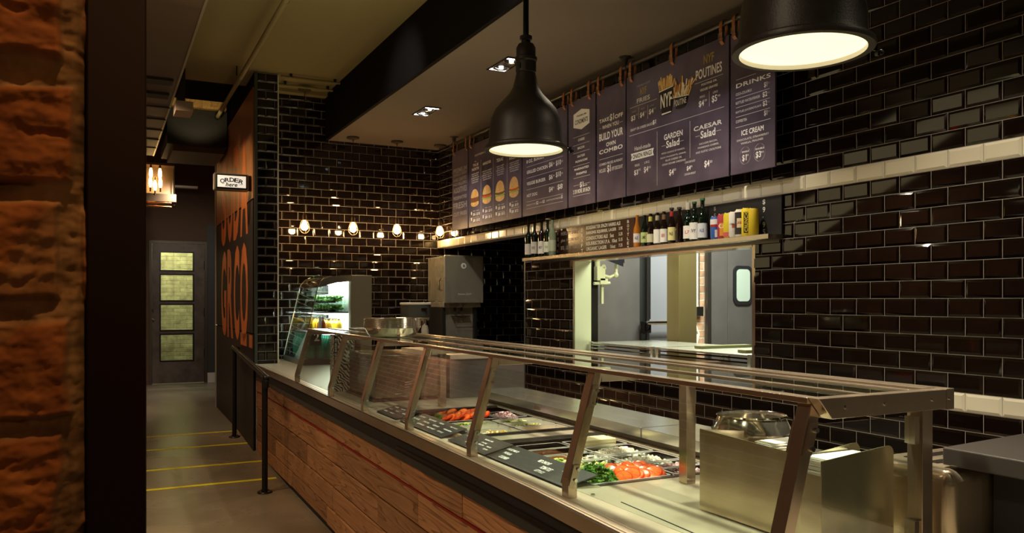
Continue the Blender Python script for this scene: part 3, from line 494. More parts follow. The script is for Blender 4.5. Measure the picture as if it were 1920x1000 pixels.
# deep duct box across the hall and the pine joist above it
ductbox = MB().box((.60, 9.35, 3.06), (1.205, 10.4, 3.45), mat('black_duct', (.010, .007, .005), .55)).box((.66, 9.42, 3.00), (1.19, 10.3, 3.06), ductm)
tag(ductbox.build('duct', smooth=0), 'large black boxed air duct crossing the hall ceiling above the sign', 'duct')
mb = MB(); mb.box((.62, 9.28, 3.455), (1.19, 9.40, 3.54), beamwood); struct(mb, 'trim_7', smooth=0)
tag(MB().box((.57, 7.55, 3.10), (.63, 7.75, 3.40), blackm).box((.55, 7.50, 3.02), (.69, 7.78, 3.105), mat('beige_fitting', (.30, .22, .16), .6)).build('track_spotlight', smooth=0), 'small dark speaker box hanging from the ceiling edge at left', 'spotlight')  # dark track spotlight head on a beige plate, giving no light
# pipes
mb = MB(); mb.tube([(1.03, 1.5, 3.335), (1.075, 9.05, 3.335)], .020, olive, 16)
for y in (2.0, 5.38, 7.4): mb.tube([(1.035, y, 3.35), (1.035, y, 3.434)], .005, blackm, 8); mb.tube([(1.035+.006*(y-1.5), y-.012, 3.335), (1.035+.006*(y-1.5), y+.012, 3.335)], .0235, olive, 16)
mb.tube([(1.075, 9.05, 3.335), (1.075, 9.12, 3.335)], .028, blackm, 12)
tag(mb.build('sprinkler_pipe'), 'long olive painted pipe running under the ceiling towards the hall', 'pipe')
for k, (y, z, lb) in enumerate(((7.45, 3.405, 'thin conduit across the olive ceiling, nearer of the pair by the tiled pillar'), (7.72, 3.40, 'thin conduit across the olive ceiling, farther of the pair by the tiled pillar'))):
    mb = MB().tube([(.56, y, z), (1.2, y, z)], .012, olive, 10) if 0 else MB().tube([(1.42, y, z), (1.96, y, z)], .012, olive, 10)
    for x in (1.5, 1.9): mb.box((x, y-.02, z), (x+.02, y+.02, 3.436), blackm)
    tag(mb.build('conduit'), lb, 'pipe', 'conduits above the bulbs')

# kitchen behind the pass
kst = vary('kitchen_panel', (.15, .135, .132), (.20, .18, .175), (1, 1, 1), 3, 3, (.35, .45), .5)
mb = MB(); mb.box((3.30, 5.98, 0), (8, 6.05, 3.0), grout); mb.box((8, 2, 0), (8.1, 6, 3), kst); mb.box((3.3, 1.9, 0), (8, 2.0, 3.0), kst)
struct(mb, 'wall_kitchen', smooth=0)
mb = MB(); mb.box((3.3, 1.9, 3.0), (8.1, 8.2, 3.1), taupe); struct(mb, 'ceiling_kitchen', smooth=0)
# steel lining of the opening
mb = MB(); rev = mat('opening_lining', (.62, .64, .48), .35, .3)
mb.box((WX-.004, OP[1]-.006, OP[2]), (WX+.14, OP[1]+.012, OP[3]), rev)
mb.box((WX-.006, OP[0]-.018, OP[2]-.02), (WX+.14, OP[0]+.006, OP[3]+.01), bronze)
mb.box((WX-.006, OP[0], OP[3]-.006), (WX+.14, OP[1], OP[3]+.024), bronze); mb.box((WX-.012, OP[0], OP[2]-.03), (WX+.16, OP[1], OP[2]), steel)
mb.box((WX-.010, OP[1]-.002, OP[2]), (WX, OP[1]+.014, OP[3]), bronze)
struct(mb, 'window_1', smooth=0)
mb = MB(); mb.box((WX-.009, 6.035, 0), (WX+.01, 6.055, 1.74), mat('pier_trim', (.26, .25, .22), .35, .8)); struct(mb, 'trim_8', smooth=0)
# ================================================================== THE SERVING COUNTER
CT = .818
def cx(y):
    pts = [(-3, .90), (0, 1.03), (1.0, 1.088), (1.65, 1.123), (2.15, 1.147), (2.65, 1.160), (3.1, 1.167), (4, 1.176), (5, 1.188), (6, 1.197), (7.5, 1.200)]
    for (a, xa), (b, xb) in zip(pts, pts[1:]):
        if a <= y <= b: return xa+(xb-xa)*(y-a)/(b-a)
    return 1.2
YS = [-2.4, -1.5, -.8, -.2, .3, .7, 1.0, 1.3, 1.65, 1.9, 2.15, 2.4, 2.65, 2.9, 3.1, 3.5, 4, 4.5, 5, 5.5, 6, 6.5, 7, 7.485]
counter = thing('serving_counter', 'long food counter clad in reclaimed pine planks under a steel worktop', 'counter', (1.5, 3, 0))
# planks
mb = MB(); rowz = [(.581, .675), (.434, .572), (.291, .425), (.151, .282), (.035, .142)]
for i, (a, b) in enumerate(rowz):
    y = -2.4+random.random()*.6; ys = [-2.4]
    while y < 7.2:
        ys.append(y); y += random.choice((.72, .9, 1.1, 1.4))
    if 7.485-ys[-1] < .25: ys.pop()
    ys.append(7.485)
    for p, q in zip(ys, ys[1:]):
        seg = sorted({p+.001, q-.001, *[v for v in YS if p+.02 < v < q-.02]}); dx = random.uniform(.003, .009)+.012
        sweep(mb, [(dx, a), (.06, a), (.06, b), (dx, b)], seg, planks, fx=cx)
mb.build('plank_cladding', counter, smooth=0, bevel=.003)
mb = MB(); sweep(mb, [(.014, .5735), (.05, .5735), (.05, .5785), (.014, .5785)], YS, red, fx=cx); mb.build('red_seam_line', counter, smooth=0)
mb = MB(); sweep(mb, [(.03, 0), (.09, 0), (.09, .036), (.03, .036)], YS, blackmat, fx=cx); mb.build('toe_kick', counter, smooth=0)
mb = MB(); sweep(mb, [(.008, .677), (.05, .677), (.05, .706), (.014, .706)], YS, greygreen, fx=cx); mb.build('lower_trim', counter, smooth=0)
mb = MB(); sweep(mb, [(.011, .706), (.06, .706), (.06, .772), (.011, .772)], YS, blackmat, fx=cx)
sweep(mb, [(.004, .718), (.012, .716), (.012, .728), (.007, .730)], [v for v in YS if v < 3.9], blackm, fx=cx); mb.build('shadow_gap', counter, smooth=0)
mb = MB(); sweep(mb, [(.0, .770), (.018, .764), (.018, CT-.004), (.004, CT-.001), (0, CT-.006)], YS, bronze, fx=cx); mb.build('steel_apron', counter)
# worktop plates around the two cold wells
W1 = (1.355, 1.875, 2.09, 2.93); W2 = (1.355, 1.875, 3.06, 3.93)
mb = MB()
sweep(mb, [(.004, CT-.02), (.14, CT-.02), (.14, CT), (.004, CT)], YS, worktop, fx=cx)
for a, c in (((1.20, -2.4, CT-.02), (1.785, 1.16, CT-.001)), ((1.20, 1.16, CT-.02), (2.28, W1[2]-.4, CT-.001)), ((1.20, W1[2]-.4, CT-.02), (1.96, W1[2], CT-.001)), ((1.20, W1[2], CT-.02), (W1[0], W2[3], CT-.001)), ((W1[1], W1[2], CT-.02), (1.96, W2[3], CT-.001)), ((W1[0], W1[3], CT-.02), (W1[1], W2[2], CT-.001)), ((1.25, W2[3], CT-.02), (2.35, 7.485, CT-.001)), ((1.43, 7.485, CT-.02), (3.25, 8.04, CT-.001)), ((2.35, 6.9, CT-.02), (3.25, 7.5, CT-.001))):
    mb.box(a, c, worktop)
sweep(mb, [(.012, CT), (.016, CT), (.016, CT+.003), (.012, CT+.003)], YS, worktop, fx=cx)
sweep(mb, [(.040, CT), (.043, CT), (.043, CT+.002), (.040, CT+.002)], YS, worktop, fx=cx)
mb.build('worktop', counter, smooth=0)
mb = MB(); sweep(mb, [(.164, CT-.001), (.167, CT-.001), (.167, CT+.0006), (.164, CT+.0006)], [v for v in YS if v < 2.1], blackmat, fx=cx); mb.build('worktop_seam', counter, smooth=0)
mb = MB(); mb.box((1.24, -2.4, 0), (1.78, 1.16, CT-.02), blackmat); mb.box((1.24, 1.16, 0), (1.94, W1[2]-.02, CT-.02), blackmat); mb.box((1.24, W1[2]-.02, 0), (1.94, W2[3]+.02, .60), blackmat); mb.box((1.26, W2[3]+.02, 0), (2.3, 7.48, CT-.02), blackmat)
mb.box((2.3, 6.95, 0), (3.2, 7.48, CT-.02), blackmat); mb.box((1.45, 7.52, 0), (3.2, 8.0, CT-.02), blackmat); mb.build('counter_body', counter, smooth=0)
mb = MB()
for (a, b, c, d) in (W1, W2):
    for p, q in (((a, c, .64), (b, d, .645)), ((a-.004, c, .64), (a, d, CT-.002)), ((b, c, .64), (b+.004, d, CT-.002)), ((a, c-.004, .64), (b, c, CT-.002)), ((a, d, .64), (b, d+.004, CT-.002))): mb.box(p, q, darkst)
    mb.box((a, c, CT-.001), (b, c+.012, CT+.002), darkst); mb.box((a, d-.03, CT-.004), (b, d, CT+.006), darkst)
mb.build('cold_well', counter, smooth=0)
mb = MB()
for y in (2.0, 4.1, 5.3): mb.tube([(1.27, y, CT), (1.27, y, CT+.004)], .007, chrome, 10)
mb.build('rivet', counter)
# raised steel shelf on the staff side
ledgem = vary('ledge_steel', (.52, .50, .46), (.58, .56, .50), (3, 3, 1), 2, 2, (.20, .28), .85)
lg = thing('raised_shelf', 'low raised steel shelf running behind the open cold pans', 'shelf', (2.0, 3, CT))
mb = MB(); mb.box((1.884, 2.62, .845), (2.15, 4.17, .885), ledgem); mb.box((1.884, 1.70, .845), (2.15, 2.612, .885), ledgem); mb.build('shelf_top', lg, smooth=0, bevel=.002)
mb = MB(); mb.box((1.92, 1.75, CT), (2.12, 4.12, .846), darkst); mb.build('shelf_support', lg, smooth=0)
mb = MB(); mb.box((1.882, 3.44, .856), (1.8845, 3.50, .872), mat('data_plate', (.22, .14, .10), .4, .5)); mb.box((1.882, 1.98, .856), (1.8845, 2.05, .872), MATS['data_plate']); mb.build('data_plate', lg, smooth=0)

# ------------------------------------------------------------------ sneeze guard
PY = [5.664, 4.733, 4.042, 3.361, 2.680, 1.991, 1.185]
RZ = 1.178
sg = thing('sneeze_guard', 'long glass and bronze steel sneeze guard standing on the counter', 'sneeze guard', (1.4, 3.4, CT))
def fx_(z): return 1.181+(z-CT)/(RZ-CT)*.083          # left face of the sloping posts
for i, y in enumerate(PY):
    mb = MB(); xw = .030; yw = .036; zf = CT+.055; bx = 1.181
    mb.box((bx, y, CT), (bx+xw, y+yw, zf), bronze)
    x1 = fx_(RZ)+.006
    mb.poly([(bx, y, zf), (bx+xw, y, zf), (x1+xw, y, RZ), (x1, y, RZ)], bronze, (0, yw, 0))
    mb.build('front_post', sg, smooth=0, bevel=.0015)
    mb = MB()
    for z0, z1 in ((1.075, 1.140), (.858, .915)):
        for dy in (-.007, yw):
            xa = bx+(z0-zf)/(RZ-zf)*(x1-bx)+.004; xb = bx+(z1-zf)/(RZ-zf)*(x1-bx)+.004
            mb = MB(); mb.poly([(xa, y+dy, z0), (xa+.020, y+dy, z0), (xb+.020, y+dy, z1), (xb, y+dy, z1)], bronze, (0, .007, 0)); mb.build('glass_clip', sg, smooth=0)
    mb = MB()
    for z in (1.088, 1.125, .872, .902):
        xa = bx+(z-zf)/(RZ-zf)*(x1-bx)+.020
        for q in (y-.012, y+yw+.007): MB().tube([(xa, q, z), (xa, q+.005, z)], .0055, chrome, 10).build('bolt', sg)
    mb = MB(); e = 1.612
    mb.box((x1+xw-.004, y+.002, RZ-.030), (e, y+yw-.002, RZ), bronze); mb.build('cross_arm', sg, smooth=0, bevel=.001)
y = PY[-1]
for i in (0, 2, 5, 6):
    y = PY[i]; mb = MB().box((1.605, y, CT), (1.640, y+.038, RZ-.004), bronze); mb.build('rear_post', sg, smooth=0, bevel=.0015)
Y0, Y1 = PY[-1], PY[0]+.036
mb = MB(); mb.box((1.258, Y0, RZ), (1.292, Y1, RZ+.012), bronze); mb.build('front_rail', sg, smooth=0, bevel=.001)
mb = MB(); mb.box((1.412, Y0, RZ+.003), (1.428, Y1, RZ+.013), bronze); mb.build('middle_rail', sg, smooth=0, bevel=.001)
mb = MB(); mb.box((1.560, Y0, RZ-.004), (1.578, Y1, RZ+.013), bronze); mb.box((1.606, Y0, RZ-.016), (1.640, Y1, RZ+.015), bronze); mb.build('rear_rail', sg, smooth=0, bevel=.001)
mb = MB(); mb.poly([(1.258, Y0-.001, RZ+.013), (1.645, Y0-.001, RZ+.013), (1.645, Y0-.001, RZ-.030), (1.296, Y0-.001, RZ-.030)], bronze, (0, -.028, 0))
mb.box((1.645, Y0-.029, RZ-.032), (1.672, Y0+.02, RZ+.014), bronze); mb.box((1.640, Y0, RZ-.016), (1.660, Y1, RZ+.015), bronze); mb.build('end_frame', sg, smooth=0, bevel=.0015)
mb = MB()
for x in (1.335, 1.45, 1.60, 1.657): MB().tube([(x, Y0-.029, RZ-.008), (x, Y0-.0315, RZ-.008)], .004, chrome, 10).build('screw', sg)
for a, b in ((1.292, 1.412), (1.428, 1.560)): MB().box((a, Y0+.01, RZ+.003), (b, Y1-.01, RZ+.009), gtop).build('top_glass', sg, smooth=0)
for a, b in zip(PY[1:], PY[:-1]):
    y0, y1 = a+.042, b-.006; za, zb = .845, 1.143
    mb = MB(); xa, xb = fx_(za)+.012, fx_(zb)+.012
    mb.poly([(xa, y0, za), (xa, y1, za), (xb, y1, zb), (xb, y0, zb)], glass, (.0055, 0, -.001)); mb.build('glass_panel', sg, smooth=0)
y = PY[-1]+.012
mb = MB(); mb.poly([(fx_(.83)+.04, y, .83), (1.598, y, .83), (1.598, y, 1.132), (fx_(1.132)+.04, y, 1.132)], glass, (0, .006, 0)); mb.build('glass_panel', sg, smooth=0)
for z in (.84, 1.07): MB().box((1.586, Y0+.004, z), (1.606, Y0+.03, z+.06), bronze).build('glass_clip', sg, smooth=0)

# ------------------------------------------------------------------ cold pans and food
def rrect(x0, x1, y0, y1, r, z, n=4):
    out = []
    for cxx, cyy, a in ((x1-r, y1-r, 0), (x0+r, y1-r, pi/2), (x0+r, y0+r, pi), (x1-r, y0+r, 1.5*pi)):
        for k in range(n+1): t = a+pi/2*k/n; out.append((cxx+r*cos(t), cyy+r*sin(t), z))
    return out
clearp = glassm('clear_plastic', (.90, .93, .92), .05)
panst = mat('pan_steel', (.80, .77, .68), .25, .6)
blackp = mat('black_plastic', (.015, .013, .012), .3)
rimm = mat('pan_rim', (.62, .61, .57), .18, .35)
def pan(x0, x1, y0, y1, label, m, z=CT+.004, dep=.075, group=None, loose=0):
    mb = MB(); rim = .009; r = .014
    loops = [rrect(x0, x1, y0, y1, r, z-.002), rrect(x0, x1, y0, y1, r, z), rrect(x0+rim, x1-rim, y0+rim, y1-rim, r*.8, z), rrect(x0+rim+.008, x1-rim-.008, y0+rim+.008, y1-rim-.008, r*.7, z-dep), rrect(x0+rim+.006, x1-rim-.006, y0+rim+.006, y1-rim-.006, r*.7, z-dep-.003), rrect(x0+rim-.003, x1-rim+.003, y0+rim-.003, y1-rim+.003, r*.8, z-.002)]
    k = len(loops[0]); vs = [p for l in loops for p in l]
    fs = [(i*k+j, i*k+(j+1) % k, ((i+1) % 6)*k+(j+1) % k, ((i+1) % 6)*k+j) for i in range(6) for j in range(k) if i != 3]
    fs += [tuple(range(3*k, 4*k)), tuple(range(4*k, 5*k))[::-1]]
    rimf = [f for i, f in enumerate(fs[:5*k]) if (i//k) in (0, 1, 4)]; mb.add(vs, [f for f in fs if f not in rimf], m); mb.add(vs, rimf, rimm)
    o = mb.build('food_pan', origin=((x0+x1)/2, (y0+y1)/2, z)); tag(o, label, 'food pan', group or 'pans of toppings'); return o
def heap(name, x0, x1, y0, y1, z, hgt, m, label, cat, bits=0, bm_=None, bsize=(.004, .004, .004), seed=1, flat=.3):
    random.seed(seed); mb = MB(); nx, ny = 16, 16; vs = []
    for i in range(ny+1):
        for j in range(nx+1):
            u, v = j/nx, i/ny; e = min(u, 1-u, v, 1-v)*4; e = min(1, e)**.5
            hh = hgt*(flat+(1-flat)*sin(pi*u)*sin(pi*v))*e+.006*noise.noise(Vector((u*6+seed, v*6, seed)))*e
            vs.append((x0+(x1-x0)*u, y0+(y1-y0)*v, z+hh-(1-e)*.01))
    mb.add(vs, [(i*(nx+1)+j, i*(nx+1)+j+1, (i+1)*(nx+1)+j+1, (i+1)*(nx+1)+j) for i in range(ny) for j in range(nx)], m)
    k = len(mb.v)
    mb.add([(x0, y0, z-.03), (x1, y0, z-.03), (x1, y1, z-.03), (x0, y1, z-.03)], [(0, 3, 2, 1)], m)
    base = list(vs)
    for _ in range(bits):
        p = Vector(random.choice(base)); p += Vector((random.uniform(-.005, .005), random.uniform(-.005, .005), .002+random.random()*.004))
        p.x = min(max(p.x, x0+.006), x1-.006); p.y = min(max(p.y, y0+.006), y1-.006)
        M = Matrix.Translation(p) @ Matrix.Rotation(random.random()*6, 4, 'Z') @ Matrix.Rotation(random.uniform(-.8, .8), 4, 'X')
        a, b, c = [q*random.uniform(.7, 1.3) for q in bsize]
        mb.box((-a, -b, -c), (a, b, c), bm_[_ % len(bm_)] if isinstance(bm_, (list, tuple)) else (bm_ or m), M)
    o = mb.build(name, smooth=60, origin=((x0+x1)/2, (y0+y1)/2, z)); tag(o, label, cat, kind='stuff'); return o
F = {}
F['white'] = mat('diced_onion', (.82, .80, .68), .35); F['cheese'] = mat('pale_cheese', (.80, .74, .42), .45); F['cucf'] = mat('pickle_flesh', (.62, .62, .22), .3); F['cucs'] = mat('pickle_skin', (.14, .20, .03), .3)
F['pur'] = mat('red_onion', (.42, .20, .24), .35); F['pur2'] = mat('red_onion_flesh', (.74, .62, .62), .35); F['rel'] = mat('green_relish', (.34, .36, .07), .3); F['must'] = mat('mustard_sauce', (.62, .33, .04), .25)
F['salsa'] = mat('red_salsa', (.34, .09, .02), .25); F['bbq'] = mat('brown_sauce', (.13, .035, .012), .2); F['mush'] = mat('grey_mushroom', (.38, .34, .28), .4); F['may'] = mat('cream_sauce', (.78, .68, .45), .3)
F['tomf'] = vary('tomato_flesh', (.72, .10, .018), (.86, .21, .05), (1, 1, 1), 90, 2, (.15, .25)); F['toms'] = mat('tomato_skin', (.72, .045, .008), .12)
F['let'] = vary('lettuce_leaf', (.09, .26, .02), (.30, .52, .08), (1, 1, 1), 60, 3, (.35, .5)); F['leaf'] = vary('parsley_leaf', (.02, .13, .008), (.08, .30, .02), (1, 1, 1), 60, 3, (.35, .5)); F['jal'] = mat('pepper_ring', (.22, .33, .04), .3)
# near well, from the customer end: wide pan of leaves and tomatoes, then pairs of small pans
NW = [
 (1.335, 1.640, 2.105, 2.300, 'wide clear pan holding lettuce and tomato slices in the near cold well', clearp),
 (1.655, 1.850, 2.105, 2.200, 'small clear pan of purple onion nearest the rear guard post', clearp),
 (1.655, 1.850, 2.206, 2.300, 'small clear pan of purple onion beside the tomato slices', clearp),
 (1.385, 1.615, 2.312, 2.425, 'clear pan of sliced pickles just behind the near lettuce', clearp),
 (1.625, 1.850, 2.312, 2.470, 'clear pan of diced white onion in the near cold well', clearp),
 (1.385, 1.495, 2.435, 2.560, 'small clear pan of green peppers beside the white onion', clearp),
 (1.505, 1.615, 2.435, 2.560, 'small clear pan of sliced mushrooms beside the white onion', clearp),
 (1.625, 1.850, 2.482, 2.640, 'clear pan of crumbled white cheese in the near cold well', clearp),
 (1.385, 1.615, 2.572, 2.680, 'clear pan of red salsa in the near cold well', clearp),
 (1.385, 1.615, 2.690, 2.800, 'clear pan of dark brown sauce in the near cold well', clearp),
 (1.625, 1.850, 2.652, 2.800, 'clear pan of stacked pale cheese slices in the near cold well', clearp)]
for a in NW: pan(*a)
FW = [
 (1.385, 1.615, 3.100, 3.215, 'steel pan of pale relish nearest the black divider in the far cold well', panst),
 (1.625, 1.850, 3.100, 3.215, 'steel pan of amber sauce nearest the black divider', panst),
 (1.385, 1.615, 3.225, 3.335, 'steel pan of cream sauce in the second row of the far cold well', panst),
 (1.625, 1.850, 3.225, 3.335, 'steel pan of green relish in the second row of the far cold well', panst),
 (1.385, 1.615, 3.345, 3.455, 'steel pan of sliced cucumber in front of the far tomatoes', panst),
 (1.625, 1.850, 3.345, 3.455, 'steel pan of green peppers in front of the far purple onion', panst),
 (1.385, 1.690, 3.500, 3.700, 'wide clear pan of tomato slices in the far cold well', clearp),
 (1.700, 1.850, 3.500, 3.700, 'clear pan of chopped purple onion in the far cold well', clearp)]
for a in FW: pan(*a)
o = MB().box((1.36, 2.835, CT-.02), (1.872, 2.895, CT+.010), blackp).box((1.36, 3.07, CT-.004), (1.872, 3.092, CT+.008), blackp).build('well_divider', smooth=0, bevel=.003); tag(o, 'flat black divider bar lying between the two cold wells', 'divider')
Z0 = CT-.019
def fill(name, x0, x1, y0, y1, m, label, cat, **k): return heap(name, x0+.018, x1-.018, y0+.018, y1-.018, Z0, k.pop('h', .014), m, label, cat, **k)
fill('chopped_onion', 1.655, 1.850, 2.105, 2.200, F['pur'], 'chopped purple onion in the small pan nearest the rear guard post', 'onion', bits=160, bm_=[F['pur'], F['pur2']], seed=3)
fill('chopped_onion', 1.655, 1.850, 2.206, 2.300, F['pur'], 'chopped purple onion in the small pan beside the tomatoes', 'onion', bits=160, bm_=[F['pur'], F['pur2']], seed=4)
fill('pickle_slices', 1.385, 1.615, 2.312, 2.425, F['cucs'], 'heap of pale sliced pickles behind the near lettuce', 'pickles', bits=70, bm_=[F['cucf'], F['cucf'], F['cucs']], bsize=(.016, .014, .0015), seed=5, h=.016)
fill('diced_onion', 1.625, 1.850, 2.312, 2.470, F['white'], 'white heap of diced onion in the near cold well', 'onion', bits=220, seed=6, h=.016)
fill('green_peppers', 1.385, 1.495, 2.435, 2.560, F['jal'], 'sliced green peppers in a small pan of the near well', 'peppers', bits=60, bm_=[F['jal'], F['cucf']], bsize=(.010, .010, .001), seed=7)
fill('sliced_mushroom', 1.505, 1.615, 2.435, 2.560, F['mush'], 'greyish sliced mushrooms in a small pan of the near well', 'mushrooms', bits=60, bm_=[F['mush'], F['may']], bsize=(.010, .006, .001), seed=8)
fill('crumbled_cheese', 1.625, 1.850, 2.482, 2.640, F['white'], 'bright white crumbled cheese in the near cold well', 'cheese', bits=160, bsize=(.006, .005, .0045), seed=9, h=.020)
fill('red_salsa', 1.385, 1.615, 2.572, 2.680, F['salsa'], 'smooth orange red salsa in the near cold well', 'sauce', seed=10, h=.006, flat=1)
fill('brown_sauce', 1.385, 1.615, 2.690, 2.800, F['bbq'], 'dark brown sauce in the near cold well', 'sauce', seed=11, h=.006, flat=1)
for k in range(5):
    M = Matrix.Translation((1.735, 2.725, Z0+.004+k*.0075)) @ Matrix.Rotation(random.uniform(-.1, .1), 4, 'Z')
    o = MB().box((-.075, -.045, 0), (.075, .045, .0068), F['cheese'], M).build('cheese_slice', smooth=0, origin=(1.735, 2.725, Z0+k*.0075)); tag(o, 'thin pale cheese slice stacked square in the near cold well', 'cheese', 'cheese slices in the near well')
fill('relish', 1.385, 1.615, 3.100, 3.215, F['may'], 'pale relish nearest the black divider', 'relish', bits=100, bm_=[F['may'], F['must']], seed=12)
fill('amber_sauce', 1.625, 1.850, 3.100, 3.215, F['must'], 'amber mustard sauce nearest the black divider', 'sauce', seed=13, h=.006, flat=1)
fill('cream_sauce', 1.385, 1.615, 3.225, 3.335, F['may'], 'cream coloured sauce in the far cold well', 'sauce', seed=14, h=.006, flat=1)
fill('green_relish', 1.625, 1.850, 3.225, 3.335, F['rel'], 'green relish in the second row of the far well', 'relish', bits=100, bm_=[F['rel'], F['cucf']], seed=15)
fill('cucumber_slices', 1.385, 1.615, 3.345, 3.455, F['cucf'], 'pale green cucumber slices in front of the far tomatoes', 'cucumber', bits=70, bm_=[F['cucf'], F['cucs']], bsize=(.015, .015, .001), seed=16)
fill('pepper_rings', 1.625, 1.850, 3.345, 3.455, F['jal'], 'green pepper rings in front of the far purple onion', 'peppers', bits=80, bm_=[F['jal'], F['cucf']], bsize=(.010, .010, .001), seed=17)
fill('chopped_onion', 1.700, 1.850, 3.500, 3.700, F['pur'], 'chopped purple onion beside the far tomato slices', 'onion', bits=200, bm_=[F['pur'], F['pur2']], seed=18, h=.026)
# tomato slices
def tomato():
    mb = MB(); n = 20; r = .033; t = .0045
    mb.lathe([(.0001, -t), (r*.86, -t)], (0, 0, 0), F['tomf'], n); mb.lathe([(r*.86, -t), (r*.97, -t*.8), (r, 0), (r*.97, t*.8), (r*.86, t)], (0, 0, 0), F['toms'], n); mb.lathe([(r*.86, t), (.0001, t)], (0, 0, 0), F['tomf'], n)
    return mb
random.seed(21)
tm = tomato().build('tomato_slice', smooth=40).data; bpy.data.objects.remove(bpy.data.objects['tomato_slice'])
def put_tomatoes(xs, ys, z, label, group, order=1):
    for i, x in enumerate(xs):
        for j, y in enumerate(ys):
            o = bpy.data.objects.new('tomato_slice', tm); COL.objects.link(o)
            o.location = (x+random.uniform(-.006, .006), y+random.uniform(-.004, .004), z+random.uniform(-.003, .006)+.004*(i % 2)); o.rotation_euler = (radians(random.uniform(-12, 12)), radians(-32+random.uniform(-8, 8)), random.uniform(-.4, .4)+(.9 if group.endswith('near well') else 0)); o.scale = (.86, .86, 1)
            tag(o, label, 'tomato', group)
put_tomatoes([1.480+.0215*k for k in range(7)], [2.140, 2.190, 2.245], CT+.002, 'bright red tomato slice leaning in the row beside the near lettuce', 'tomato slices in the near well')
put_tomatoes([1.44+.025*k for k in range(9)], [3.545, 3.600, 3.655], CT+.012, 'orange red tomato slice leaning in the far cold well', 'tomato slices in the far well')
# curly lettuce
def leaves(name, c, rx, ry, hgt, n, label, seed, size=.014):
    random.seed(seed); mb = MB()
    for k in range(n):
        a = random.random()*2*pi; q = sqrt(random.random()); p = Vector((c[0]+rx*q*cos(a), c[1]+ry*q*sin(a), c[2]+hgt*(1-q*q)*random.uniform(.5, 1.05)))
        M = Matrix.Translation(p) @ Matrix.Rotation(random.random()*6.3, 4, 'Z') @ Matrix.Rotation(random.uniform(-1.1, 1.1), 4, 'X')
        s = size*random.uniform(.6, 1.3); m = F['leaf'] if random.random() < .62 else F['let']
        ring = [(s*(1 if j % 2 else .72)*cos(2*pi*j/14), s*.8*(1 if j % 2 else .7)*sin(2*pi*j/14), s*random.uniform(-.28, .30)) for j in range(14)]
        mb.add([(0, 0, s*.12)]+ring, [(0, j+1, (j+1) % 14+1) for j in range(14)], m, M)
        if k % 3 == 0: mb.tube([p, p+Vector((random.uniform(-.012, .012), random.uniform(-.012, .012), -.02))], .0011, F['let'], 5)
    o = mb.build(name, smooth=0, origin=c); tag(o, label, 'lettuce', kind='stuff'); return o
leaves('curly_lettuce', (1.405, 2.195, CT-.015), .068, .088, .060, 520, 'bright green curly leaf lettuce at the open end of the near cold well', 31, .012)
leaves('lettuce_stems', (1.400, 2.15, CT-.01), .05, .05, .018, 90, 'loose pale lettuce pieces at the edge of the near pan', 32, .010)
leaves('curly_lettuce', (1.415, 3.60, CT-.005), .022, .035, .036, 110, 'small sprig of green leaf lettuce beside the far tomato slices', 33, .011)

# slate cards with topping names
names = ['GARLIC MAYO', 'PICKLES', 'CUCUMBER', 'RED ONIONS', 'TOMATOES', 'LETTUCE', 'SALSA', 'KETCHUP', 'MUSTARD', 'BBQ SAUCE', 'RELISH', 'HOT SAUCE', 'MUSHROOMS', 'ONIONS', 'JALAPENOS', 'CHEESE', 'SOUR CREAM', 'SPROUTS', 'MAYO', 'PEPPERS', 'HUMMUS', 'SLAW', 'OLIVES', 'RANCH']
random.seed(5)
def card(y0, y1, label, tx, dz=0):
    a = Vector((1.236, 0, CT+.004+dz)); b = Vector((1.352, 0, CT+.030+dz)); u = (b-a).normalized(); nn = Vector((-u.z, 0, u.x))
    t = thing('name_card', label, 'sign', ((a.x+b.x)/2, (y0+y1)/2, CT), 'topping name cards')
    mb = MB(); mb.poly([(a.x, y0, a.z), (b.x, y0, b.z), (b.x, y1, b.z), (a.x, y1, a.z)], slate, nn*.003); mb.build('card', t, smooth=0)
    mb = MB(); mb.poly([(a.x-.004, y0-.006, a.z-.004), (b.x+.002, y0-.006, b.z-.004), (b.x+.002, y1, b.z-.004), (a.x-.004, y1, a.z-.004)], clearp, nn*.0018); mb.build('clear_holder', t, smooth=0)
    mb = MB()
    for (wd, yc, v, ln, hh) in tx: write(mb, wd, a+Vector((0, yc, 0))+(b-a)*v+nn*.0036, (0, -1, 0), u, ln, hh, inkw)
    mb.build('lettering', t, smooth=0)
card(2.10, 2.66, 'large slate topping card at the open end of the near well', [('GARLIC MAYO', 2.655, .72, .085, 0.014), ('PICKLES', 2.625, .48, .055, 0.014), ('CUCUMBER', 2.60, .22, .062, 0.017), ('RED ONIONS', 2.41, .70, .075, 0.018), ('TOMATOES', 2.345, .45, .070, 0.020), ('LETTUCE', 2.335, .22, .055, 0.014), ('SOUR CREAM', 2.235, .66, .062, 0.018)])
card(2.67, 3.03, 'slate topping card between the fifth and sixth front posts', [('SALSA', 2.99, .78, .05, .009), ('HOT PEPPERS', 2.995, .60, .06, .008), ('MUSHROOMS', 2.86, .76, .07, .009), ('ONIONS', 2.84, .55, .045, .008), ('RELISH', 2.83, .40, .045, .008), ('KETCHUP', 2.93, .38, .05, .009), ('BBQ', 2.92, .25, .03, .008), ('MAYO', 2.76, .42, .035, .009), ('SLAW', 2.75, .25, .035, .009)], .001)
card(3.10, 3.62, 'slate topping card just before the fourth front post', [(names[i % 24], 3.59-.125*(i//3), (.76, .5, .26)[i % 3], random.uniform(.05, .085), .010) for i in range(12)])
card(3.68, 3.98, 'small slate topping card nearest the steel cabinets', [(names[(i+13) % 24], 3.95-.10*(i//3), (.76, .5, .26)[i % 3], random.uniform(.04, .06), .009) for i in range(8)])

